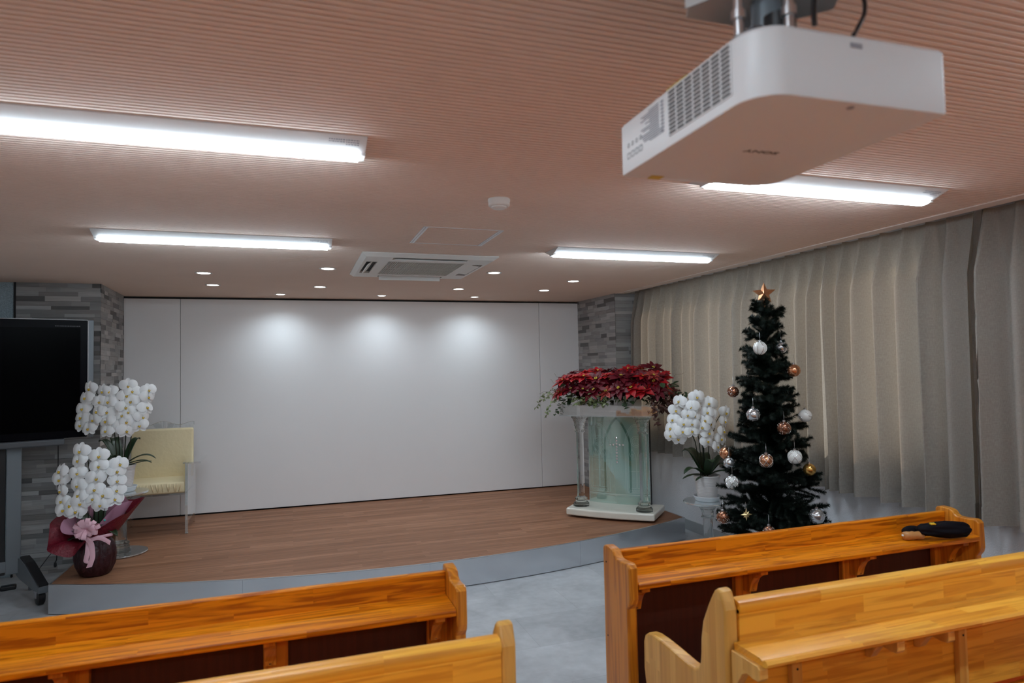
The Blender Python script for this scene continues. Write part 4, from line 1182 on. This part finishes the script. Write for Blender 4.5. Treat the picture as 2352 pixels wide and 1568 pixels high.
# curved green front
def gl(s, z, off=0.0):
    q = s/.30
    return Vector((s, .150 - .045*(1 - q*q) - off, z))
g = MB()
g.grid(lambda u, v: gl(-.30 + .60*u, .084 + .858*v), 24, 2)
g.grid(lambda u, v: gl(-.30 + .60*u, .084 + .858*v, -.010), 24, 2)
g.build('green_glass_panel', M_green, pu, smooth=True, fix=False)['label'] = 'curved pale green glass front'
for sgn in (-1, 1):
    MB().box(sgn*.30 - .004, sgn*.30 + .004, .148, .163, .084, .942).build('glass_edge', M_acrylic_edge, pu)
MB().box(-.30, .30, .185, .195, .50, .512).box(.296, .306, .165, .205, .084, .942).build('rear_support', M_dark, pu)
def line(mb, pts, w, off=.0015):
    P = [Vector((p[0], p[1])) for p in pts]
    for i in range(len(P)-1):
        d = (P[i+1] - P[i])
        if d.length < 1e-6: continue
        n = Vector((-d.y, d.x)).normalized()*w*.5
        k = max(1, int(abs(d.x)/.02))
        for j in range(k):
            a = P[i] + d*(j/k); b = P[i] + d*((j+1)/k)
            mb.add([gl(a.x-n.x, a.y-n.y, off), gl(a.x+n.x, a.y+n.y, off), gl(b.x+n.x, b.y+n.y, off), gl(b.x-n.x, b.y-n.y, off)], [(0, 1, 2, 3)])
def V(x, y):                                            # pattern drawn on a 730 x 1180 sheet
    return ((x - 470)/730*.60, .942 - (y - 125)/1180*.858)
def arc(cx, cy, rx, ry, a0, a1, n=12):
    return [V(cx + rx*math.cos(R_(a0 + (a1-a0)*i/n)), cy - ry*math.sin(R_(a0 + (a1-a0)*i/n))) for i in range(n+1)]
for mir in (1, -1):
    e = MB()
    X_ = lambda x: 470 + mir*(x - 470)
    def L(pts, w): line(e, [V(X_(a), b) for a, b in pts], w)
    for (dx, w) in ((0, .0035), (-14, .0025), (-26, .0022)):
        o = -dx
        xl, xr = 565 + o, 822 - o
        apex = 250 + o
        pts = [(xl, 1155 - o*.8), (xl, 540)]
        for i in range(1, 9):
            t_ = i/8; pts.append((xl + (xr-xl)/2*(1 - math.cos(t_*PI/2)), 540 - (540 - apex)*math.sin(t_*PI/2)**1.0))
        for i in range(1, 9):
            t_ = 1 - i/8; pts.append((xr - (xr-xl)/2*(1 - math.cos(t_*PI/2)), 540 - (540 - apex)*math.sin(t_*PI/2)))
        pts += [(xr, 1155 - o*.8), (xl, 1155 - o*.8)]
        L(pts, w)
    for (xa, xb) in ((605, 690), (700, 785)):
        m_ = (xa + xb)/2
        L([(xa, 1090), (xa, 690), (xa + 12, 640), (m_, 580), (xb - 12, 640), (xb, 690), (xb, 1090), (xa, 1090)], .0032)
        L([(xa, 705), (xb, 705)], .0025); L([(xa, 870), (xb, 870)], .0025)
        cpts = [(m_ + 20*math.cos(k*PI/5), 668 + 24*math.sin(k*PI/5)) for k in range(11)]
        L(cpts, .0022); L([(m_, 645), (m_, 692)], .0018); L([(m_ - 20, 668), (m_ + 20, 668)], .0018)
    for rr_ in (62, 44):
        L([(694 + rr_*math.cos(k*PI/10), 480 + rr_*1.15*math.sin(k*PI/10)) for k in range(21)], .003)
    for k in range(8):
        L([(694 + 14*math.cos(k*PI/4), 480 + 16*math.sin(k*PI/4)), (694 + 44*math.cos(k*PI/4), 480 + 50*math.sin(k*PI/4))], .002)
    for k in range(5):
        xx = 612 + k*40
        L([(xx, 1130), (xx + 10, 1108), (xx + 20, 1130), (xx + 30, 1108), (xx + 36, 1130)], .0025)
    e.build('etched_window', M_etch, pu, fix=False)
e = MB()
line(e, [V(105, 1180), V(838, 1180)], .011); line(e, [V(105, 1198), V(838, 1198)], .003)
e.build('etched_border', M_etch, pu, fix=False)
e = MB()
door = [V(318, 1150), V(318, 480)]
for i in range(1, 11):
    t_ = i/10; door.append(V(318 + 152*t_**1.15, 480 - 310*(math.sin(t_*PI/2)*.55 + t_*.45)))
for i in range(1, 11):
    t_ = 1 - i/10; door.append(V(622 - 152*t_**1.15, 480 - 310*(math.sin(t_*PI/2)*.55 + t_*.45)))
door += [V(622, 480), V(622, 1150)]
line(e, door, .020)
e.build('etched_arch', M_etchdark, pu, fix=False)
cr = MB()
for k in range(9):
    p = gl(*V(470, 430 + k*40), .010); cr.ball(p, .0115, 8, 6)
for k in (-2, -1, 1, 2):
    p = gl(*V(470 + k*38, 522), .010); cr.ball(p, .0115, 8, 6)
cr.build('crystal_cross', M_crystal, pu)['label'] = 'cross of clear crystals'
# clear tray on top
tf = [(-.47 + .94*i/20, -.20 - .035*(1 - ((i-10)/10)**2)) for i in range(21)]
MB().prism(tf + [(.47, .27), (-.47, .27)], 2, .945, .956).build('tray_floor', M_acrylic_edge, pu)
tr = MB()
for i in range(20):
    a, b_ = tf[i], tf[i+1]
    tr.add([(a[0], a[1], .956), (b_[0], b_[1], .956), (b_[0], b_[1], 1.045), (a[0], a[1], 1.045)], [(0, 1, 2, 3)])
    tr.add([(a[0], a[1]+.012, .956), (b_[0], b_[1]+.012, .956), (b_[0], b_[1]+.012, 1.045), (a[0], a[1]+.012, 1.045)], [(3, 2, 1, 0)])
tr.build('tray_front', M_band, pu, fix=False)
MB().box(-.47, -.458, -.19, .27, .956, 1.045).box(.458, .47, -.19, .27, .956, 1.045).build('tray_side', M_acrylic_edge, pu)
MB().prism(tf + [(.47, .27), (-.47, .27)], 2, 1.045, 1.055).build('tray_lid', M_acrylic, pu)

# ------------------------------------------------------------------ poinsettia arrangement
po = thing('poinsettia_arrangement', 'long arrangement of red poinsettias with trailing ivy on top of the pulpit', 'flower arrangement', (2.90, 5.624, 1.258), R_(-43.5))
def bract(mb, ang, L, W, el, z0=0.0, y_off=0.0):
    ca, sa = math.cos(ang), math.sin(ang)
    prof = ((0, .15), (.22, .7), (.45, 1.0), (.68, .72), (.88, .28), (1, 0.02))
    def fn(u, v):
        k = v*5; i = min(int(k), 4); f_ = k - i
        t_ = prof[i][0]*(1-f_) + prof[i+1][0]*f_; w_ = prof[i][1]*(1-f_) + prof[i+1][1]*f_
        s = (u - .5)*2
        r = L*t_*math.cos(el) ; z = z0 + L*t_*math.sin(el) - .18*L*t_*t_ + .10*W*abs(s)*w_
        x = .006 + r; y = W*.5*w_*s
        return (ca*x - sa*y, sa*x + ca*y, z)
    mb.grid(fn, 2, 5)
def poinsettia(name, mat, seed, big):
    r = random.Random(seed); b = MB()
    for k in range(7): bract(b, 2*PI*k/7 + r.uniform(-.2, .2), big*r.uniform(.9, 1.1), big*.46, r.uniform(.02, .25))
    for k in range(6): bract(b, 2*PI*k/6 + .4 + r.uniform(-.2, .2), big*.66*r.uniform(.85, 1.1), big*.34, r.uniform(.35, .65), .004)
    for k in range(4): bract(b, 2*PI*k/4 + .2, big*.36, big*.20, .9, .006)
    return b.mesh(name, mat, smooth=True, fix=False)
PO = [poinsettia('bracts_bright', M_red, 1, .105), poinsettia('bracts_wine', M_reddk, 2, .10), poinsettia('bracts_mid', M_red, 3, .092), poinsettia('bracts_faded', M_pinkred, 4, .085), poinsettia('bracts_wine_wide', M_reddk, 6, .11)]
ey = MB()
for k in range(6): ey.ball((.008*math.cos(k*1.05), .008*math.sin(k*1.05), .014), .0045, 6, 5)
EYE = ey.mesh('flower_eye', pbr('yellow_eye', (.55, .42, .05), .6), smooth=True)
r = random.Random(21)
slots = []
for i in range(9):                                      # front row, leaning to the room
    x = -.47 + .94*i/8
    slots.append((x, -.20 + .03*abs(i-4)/4, .125 + r.uniform(-.02, .03), (-.9, 0)))
for i in range(9):
    x = -.44 + .88*i/8 + r.uniform(-.02, .02)
    slots.append((x, -.12, .235 + r.uniform(-.015, .025), (-.6, 0)))
for i in range(8):
    x = -.40 + .80*i/7 + r.uniform(-.02, .02)
    slots.append((x, .03, .30 + r.uniform(-.02, .025), (-.25, 0)))
for i in range(7):
    x = -.40 + .80*i/6
    slots.append((x, .17, .18 + r.uniform(-.02, .02), (.4, 0)))
for (x, y, z, ty) in ((.53, -.06, .13, 1.0), (.55, .07, .11, 1.1), (-.52, .02, .13, -1.0), (-.50, -.12, .10, -.9)):
    slots.append((x, y, z, (-.3, ty)))
for k in range(16):
    slots.append((r.uniform(-.46, .50), r.uniform(-.19, .0), r.uniform(.12, .26), (r.uniform(-1.1, -.2), r.uniform(-.6, .6))))
pat = [0, 1, 4, 2, 0, 1, 4, 3, 1, 2, 4, 0, 1]
for i, (x, y, z, tl) in enumerate(slots):
    o = bpy.data.objects.new('poinsettia', PO[pat[(i*5) % len(pat)]]); link(o, po)
    o.location = (x, y, z)
    o.rotation_euler = Euler((-tl[0]*-1.0 if False else -tl[0]*-1, tl[1] + x*.5, r.uniform(0, 6.28)), 'XYZ')
    n_ = Vector((math.sin(tl[1] + x*.6) + r.uniform(-.38, .38), math.sin(tl[0]) + r.uniform(-.38, .25), 1.0)).normalized()
    o.rotation_euler = (n_.to_track_quat('Z', 'Y') @ Euler((0, 0, r.uniform(0, 6.28))).to_quaternion()).to_euler()
    s_ = r.uniform(.95, 1.45); o.scale = (s_, s_, s_)
    link(bpy.data.objects.new('flower_eye', EYE), o)
def leafpatch(mb, p, d, n, L, W):
    d = Vector(d).normalized(); n = Vector(n); s_ = d.cross(n)
    if s_.length < 1e-4: s_ = d.cross(Vector((1, 0, 0)))
    s_.normalize(); n = s_.cross(d)
    P = Vector(p)
    pts = [P, P + d*L*.35 + s_*W*.5 + n*.004, P + d*L*.35 - s_*W*.5 + n*.004, P + d*L*.7 + s_*W*.36, P + d*L*.7 - s_*W*.36, P + d*L - n*.006, P + d*L*.5 - n*.004]
    mb.add(pts, [(0, 1, 6), (0, 6, 2), (1, 3, 6), (6, 4, 2), (3, 5, 6), (6, 5, 4)])
def foliage(name, mat, n, rng, zr, seed, L=.06):
    r = random.Random(seed); b = MB()
    for _ in range(n):
        x, y, z = r.uniform(*rng[0]), r.uniform(*rng[1]), r.uniform(*zr)
        leafpatch(b, (x, y, z), (r.uniform(-1, 1) + x, r.uniform(-1, .3), r.uniform(-.7, .4)), (0, -.3, 1), L*r.uniform(.7, 1.2), L*r.uniform(.5, .8))
    o = b.build(name, mat, po, smooth=False, fix=False); o['kind'] = 'stuff'
    return o
foliage('green_leaves', M_leaf, 190, ((-.5, .54), (-.20, .24)), (.02, .20), 31, .075)
foliage('wine_leaves', M_reddk, 230, ((-.44, .50), (-.15, .20)), (.08, .27), 37, .085)
foliage('ivy_leaves', M_leaf2, 70, ((-.30, .02), (-.265, -.20)), (.0, .07), 32, .05)
foliage('grey_leaves', M_leaf2, 30, ((-.5, .2), (-.24, -.12)), (.05, .16), 36, .05)
foliage('brown_leaves', M_leaf3, 190, ((.36, .62), (-.24, .10)), (-.08, .14), 33, .05)
def trail(pts, mat, seed, n=14, L=.04):
    r = random.Random(seed)
    b = MB(); b.tube(pts, .0016, 5)
    P = [Vector(p) for p in pts]
    v = b.build('ivy_trail', M_twig, po, smooth=True)
    lf = MB()
    for i in range(n):
        t_ = (i + .5)/n*(len(P)-1); k = int(t_); f_ = t_ - k
        q = P[k].lerp(P[min(k+1, len(P)-1)], f_)
        leafpatch(lf, q, (r.uniform(-1, 1), r.uniform(-1, .2), r.uniform(-.8, .6)), (0, -.4, 1), L*r.uniform(.7, 1.2), L*r.uniform(.6, .9))
    lf.build('leaves', mat, v, fix=False)
trail([(-.46, -.16, .10), (-.56, -.19, .09), (-.66, -.20, .03), (-.72, -.19, -.04)], M_leaf2, 41, 20, .036)
trail([(-.46, -.17, .07), (-.54, -.21, .03), (-.58, -.22, -.06), (-.60, -.22, -.13)], M_leaf2, 42, 18)
trail([(-.46, -.10, .12), (-.58, -.12, .13), (-.70, -.14, .06)], M_leaf2, 43, 18, .034)
trail([(-.40, -.20, .04), (-.46, -.235, -.02), (-.50, -.24, -.10)], M_leaf, 44, 10)
trail([(-.20, -.20, .06), (-.15, -.25, .02), (-.06, -.262, -.02)], M_leaf2, 45, 12)
trail([(.42, -.18, .05), (.45, -.235, -.04), (.47, -.24, -.13), (.475, -.238, -.19)], M_leaf3, 46, 16, .042)
trail([(.50, -.10, .05), (.56, -.14, -.04), (.575, -.15, -.10)], M_leaf3, 47, 14, .042)
trail([(.54, .06, .12), (.64, .06, .10), (.70, .05, .07)], M_leaf, 48, 8, .05)
trail([(.14, -.21, .05), (.18, -.25, .01), (.22, -.255, -.03)], M_leaf, 49, 8)
rt = random.Random(61)
for (x, y, z, dx) in ((-.44, 0, .2, -1), (-.5, .05, .14, -1), (-.22, .05, .26, -.3), (.48, .05, .2, 1), (-.54, -.08, .11, -1.2)):
    P = [(x, y, z)]
    a = rt.uniform(0, 6)
    for k in range(1, 12):
        P.append((x + dx*.016*k + .012*math.cos(a + k*.9), y + .004*k, z + .008*k*(1 if dx > -1.1 else -.1) + .012*math.sin(a + k*.9)))
    MB().tube(P, .0011, 5).build('curly_twig', M_twig, po, smooth=True)

# ------------------------------------------------------------------ Christmas tree
TX, TY = 2.95, 3.53
xt = thing('christmas_tree', 'slim dark green artificial Christmas tree by the curtains', 'Christmas tree', (TX, TY, 0))
def halfw(z):
    T = [(.25, .40), (.55, .37), (.75, .31), (.95, .275), (1.05, .25), (1.2, .225), (1.35, .20), (1.6, .175), (1.75, .15), (1.95, .11), (2.05, .05)]
    if z <= T[0][0]: return T[0][1]
    for (a, v), (b, w_) in zip(T, T[1:]):
        if a <= z <= b: return v + (w_ - v)*(z - a)/(b - a)
    return T[-1][1]
def brush(mb, p0, p1, rad, n, rnd):
    p0, p1 = Vector(p0), Vector(p1); d = (p1 - p0); L = d.length; d.normalize()
    a = d.cross(Vector((0, 0, 1)));
    if a.length < 1e-3: a = d.cross(Vector((1, 0, 0)))
    a.normalize(); b = d.cross(a)
    for i in range(n):
        t_ = rnd.random(); th = rnd.uniform(0, 2*PI)
        q = p0 + d*L*t_
        taper = min(1.0, (1 - t_)*5 + .45)
        o = a*math.cos(th) + b*math.sin(th)
        tip = q + (o*.85 + d*.55)*rad*taper*rnd.uniform(.75, 1.1)
        w_ = (d.cross(o)*.7 + d*.4)*.0019
        mb.add([q - w_, q + w_, tip], [(0, 1, 2)])
def branch_mesh(L, seed):
    r = random.Random(seed); b = MB()
    b.tube([(0, 0, 0), (L*.5, 0, .004), (L, 0, .03)], [.004, .003, .0015], 5)
    brush(b, (0, 0, 0), (L*.55, 0, .005), .034, int(520*L/.3) + 110, r)
    brush(b, (L*.5, 0, .004), (L, 0, .03), .032, int(520*L/.3) + 130, r)
    k = 4 if L > .2 else 3
    for i in range(k):
        t_ = .18 + .19*i
        for s_ in (-1, 1):
            l2 = max(.05, L*(.60 - .09*i))*r.uniform(.85, 1.15)
            ang = s_*R_(r.uniform(30, 52))
            p = (L*t_, 0, .004); q = (L*t_ + l2*math.cos(ang), l2*math.sin(ang), .004 + r.uniform(-.02, .06))
            brush(b, p, q, .031, int(430*l2/.2) + 110, r)
    return b.mesh('branch', M_needle, fix=False)
VAR = {}
for L in (.10, .15, .20, .26, .32, .38):
    VAR[L] = [branch_mesh(L, int(L*100)*7 + s_) for s_ in (1, 2)]
tk = MB(); tk.tube([(0, 0, .02), (0, 0, 1.2), (0, 0, 2.0)], [.018, .014, .007], 10)
tk.build('trunk', M_trunk, xt, smooth=True)
inn = MB(); ri = random.Random(5)
brush(inn, (0, 0, .5), (0, 0, 1.1), .13, 5000, ri); brush(inn, (0, 0, 1.0), (0, 0, 1.6), .105, 5200, ri); brush(inn, (0, 0, 1.5), (0, 0, 2.02), .065, 3200, ri)
inn.build('inner_needles', M_needle, xt, fix=False)['kind'] = 'stuff'
MB().lathe([(.02, .02), (.02, .12), (.012, .13)], seg=12).build('stand_socket', M_black, xt)
for k in range(4):
    MB().tube([(.015*math.cos(k*PI/2), .015*math.sin(k*PI/2), .06), (.2*math.cos(k*PI/2), .2*math.sin(k*PI/2), .006)], .006, 6).build('stand_leg', M_black, xt)
rb = random.Random(77)
nb = 0; z = .44; layer = 0
while z < 2.0 and nb < 99:
    hw_ = halfw(z)
    n = 5 if z < 1.75 else (4 if z < 1.9 else 3)
    for k in range(n):
        if nb >= 99: break
        L = hw_*rb.uniform(.88, 1.10)*.97
        key = min(VAR, key=lambda q: abs(q - L))
        o = bpy.data.objects.new('branch', rb.choice(VAR[key])); link(o, xt)
        a = 2*PI*(k + .5*(layer % 2))/n + layer*.45 + rb.uniform(-.22, .22)
        o.location = (0, 0, z + rb.uniform(-.025, .025))
        o.rotation_euler = (rb.uniform(-.4, .4), -R_(rb.uniform(-8, 14) + (14 if z > 1.7 else 0)), a)
        s_ = L/key; o.scale = (s_, s_, s_)
        nb += 1
    z += .078; layer += 1

# star on top
def star_mesh(R0, R1, thick, npts=5, rot=PI/2):
    pts = []
    for k in range(npts*2):
        rr = R0 if k % 2 == 0 else R1
        a = rot + PI*k/npts
        pts.append((rr*math.cos(a), rr*math.sin(a)))
    n = len(pts)
    vs = [(p[0], 0, p[1]) for p in pts] + [(0, -thick, 0), (0, thick, 0)]
    fs = []
    for k in range(n):
        fs.append((k, (k+1) % n, n)); fs.append(((k+1) % n, k, n+1))
    return vs, fs
FACE = -math.atan2(TX, TY)                              # facing back down the room towards the aisle
stp = thing('star_tree_topper', 'copper glitter star on the very top of the Christmas tree', 'tree topper', (2.932, 3.508, 2.0), FACE)
b = MB(); vs_, fs_ = star_mesh(.074, .033, .022); b.add([(x, y, z + .066) for x, y, z in vs_], fs_)
b.build('star', M_stargold, stp)
b = MB(); vs_, fs_ = star_mesh(.046, .020, .028); b.add([(x, y, z + .066) for x, y, z in vs_], fs_)
b.build('raised_star', M_stargold, stp)
MB().lathe([(.006, -.045), (.006, .02), (.004, .03)], c=(0, .004, 0), seg=10).build('holder', M_stargold, stp)

# baubles
BB = [('white_stripe', (2.824, 3.434, 1.707), .042, 'pearl', 'white striped bauble near the top of the tree'),
      ('silver_hid', (2.985, 3.43, 1.709), .038, 'silver', 'silver bauble half hidden at the upper right of the tree'),
      ('copper', (3.012, 3.354, 1.561), .040, 'copper', 'plain copper bauble at the upper right edge of the tree'),
      ('copper_left', (2.775, 3.653, 1.426), .038, 'brownsilver', 'copper and silver bauble peeking out at the left edge of the tree'),
      ('silver', (2.758, 3.439, 1.287), .042, 'silver', 'silver bauble in the middle left of the tree'),
      ('white_swirl', (3.085, 3.35, 1.273), .040, 'swirl', 'white bauble with swirl pattern at the right edge of the tree'),
      ('clear_copper', (2.884, 3.313, 1.207), .041, 'brownsilver', 'clear bauble with copper flakes right of the tree centre'),
      ('copper2', (2.725, 3.687, 1.019), .040, 'copper', 'copper bauble beside the orchid at the left edge of the tree'),
      ('lattice_cu', (2.766, 3.343, 1.01), .042, 'lattice_cu', 'copper bauble with silver lattice in the middle of the tree'),
      ('lattice_w', (2.922, 3.274, 1.032), .043, 'lattice_w', 'white bauble with silver lattice right of the copper lattice one'),
      ('gold', (3.020, 3.262, .95), .038, 'gold', 'gold bauble at the lower right edge of the tree'),
      ('diamond', (2.656, 3.535, .854), .041, 'diamond', 'white and silver diamond patterned bauble in front of the orchid pot'),
      ('small', (2.70, 3.62, .965), .034, 'silver', 'silver bauble half hidden below the left copper bauble'),
      ('brown', (2.585, 3.545, .639), .040, 'brown', 'dark brown bauble low on the left of the tree'),
      ('glitter', (2.99, 3.185, .684), .045, 'silver', 'silver glitter bauble low on the right of the tree'),
      ('bottom', (2.697, 3.257, .605), .034, 'brown', 'brown bauble at the bottom of the tree, just above the desk')]
MATB = dict(pearl=M_pearl, silver=M_sil, copper=M_copper, brownsilver=M_brown, swirl=M_pearl, lattice_cu=M_copper, lattice_w=M_pearl, gold=M_gold, diamond=M_pearl, brown=M_brown)
for (nm, loc, rad, style, lab) in BB:
    t = thing('bauble', lab, 'bauble', loc, FACE, 'glass baubles on the Christmas tree')
    MB().ball((0, 0, 0), rad, 28, 18).build('ball', MATB[style], t, smooth=True)
    MB().lathe([(.009, rad - .003), (.009, rad + .008), (.006, rad + .010), (0, rad + .010)], seg=14).build('cap', M_silver, t, auto=40)
    MB().tube([(0, 0, rad + .009), (.001, .006, rad + .03), (0, .02, rad + .062)], .0009, 5).build('hanging_loop', M_silver, t, smooth=True)
    d = MB()
    rr = rad + .0006
    def sp(lat, lon): return (rr*math.cos(lat)*math.sin(lon), -rr*math.cos(lat)*math.cos(lon), rr*math.sin(lat))
    if style in ('pearl',):
        for k in range(8):
            d.tube([sp(-1.4 + 2.8*i/12, k*PI/4 + .5*math.sin(i*.26)) for i in range(13)], .0026, 5)
    elif style in ('lattice_cu', 'lattice_w', 'diamond'):
        for k in range(6):
            for s_ in (-1, 1):
                d.tube([sp(-1.2 + 2.4*i/12, k*PI/3 + s_*(-.9 + 1.8*i/12)) for i in range(13)], .0016 if style != 'diamond' else .003, 5)
    elif style == 'swirl':
        for k in range(3):
            d.tube([sp(.55 - .09*i + .1*math.cos(i*.7), k*2.1 + .12*i + .18*math.sin(i*.8)) for i in range(14)], .0018, 5)
    elif style in ('brownsilver', 'brown', 'silver', 'copper'):
        rn = random.Random(sum(map(ord, nm)))
        for k in range(46 if style != 'copper' else 10):
            la, lo = rn.uniform(-1.1, 1.1), rn.uniform(-2.2, 2.2)
            d.ball(sp(la, lo), rn.uniform(.0014, .0032), 5, 4)
    if d.v: d.build('glitter_pattern', M_lattice, t, smooth=True)
so = thing('star_ornament', 'small pale gold star ornament low on the tree, beside the brown bauble', 'ornament', (2.637, 3.383, .685), FACE + .5)
b = MB(); vs_, fs_ = star_mesh(.038, .013, .010, 4); b.add(vs_, fs_); vs_, fs_ = star_mesh(.026, .010, .008, 4, PI/4); b.add(vs_, fs_)
b.build('star', M_starpale, so)
MB().tube([(0, 0, .036), (0, .006, .075)], .0008, 5).build('hanging_loop', M_silver, so)

# ------------------------------------------------------------------ daylight, camera
su = bpy.data.lights.new('low_sun', 'SUN'); su.energy = 6.0; su.angle = .02; su.color = (1, .86, .70)
suo = bpy.data.objects.new('low_sun', su); link(suo)
suo.rotation_euler = Vector((-.80, .22, -.36)).to_track_quat('-Z', 'Y').to_euler()
wd = bpy.data.worlds.new('World'); scene.world = wd; wd.use_nodes = True
bg = wd.node_tree.nodes['Background']; bg.inputs['Color'].default_value = (.80, .90, 1.0, 1); bg.inputs['Strength'].default_value = 4.5

cam = bpy.data.cameras.new('camera'); cam.sensor_width = 36; cam.sensor_fit = 'HORIZONTAL'; cam.lens = 1499.248/2352*36
cam.clip_start = .02
yaw, pitch, roll = .325364888, .0410445894, -.0197764609
fw = Vector((math.sin(yaw)*math.cos(pitch), math.cos(yaw)*math.cos(pitch), math.sin(pitch)))
rt_ = Vector((math.cos(yaw), -math.sin(yaw), 0)); up = rt_.cross(fw)
r2 = rt_*math.cos(roll) + up*math.sin(roll); u2 = up*math.cos(roll) - rt_*math.sin(roll)
co = bpy.data.objects.new('camera', cam); link(co)
Mx = Matrix((r2, u2, -fw)).transposed().to_4x4(); Mx.translation = (0, 0, 1.61)
co.matrix_world = Mx
cam.dof.use_dof = True; cam.dof.focus_distance = 5.8; cam.dof.aperture_fstop = 3.2
scene.camera = co
vs = scene.view_settings
vs.view_transform = 'Standard'; vs.look = 'None'; vs.gamma = 1.0; vs.use_curve_mapping = False
vs.exposure = 0.0
scene.cycles.max_bounces = 8; scene.cycles.diffuse_bounces = 5; scene.cycles.adaptive_threshold = .02; scene.cycles.transparent_max_bounces = 24; scene.cycles.transmission_bounces = 8
scene.cycles.sample_clamp_indirect = 6.0
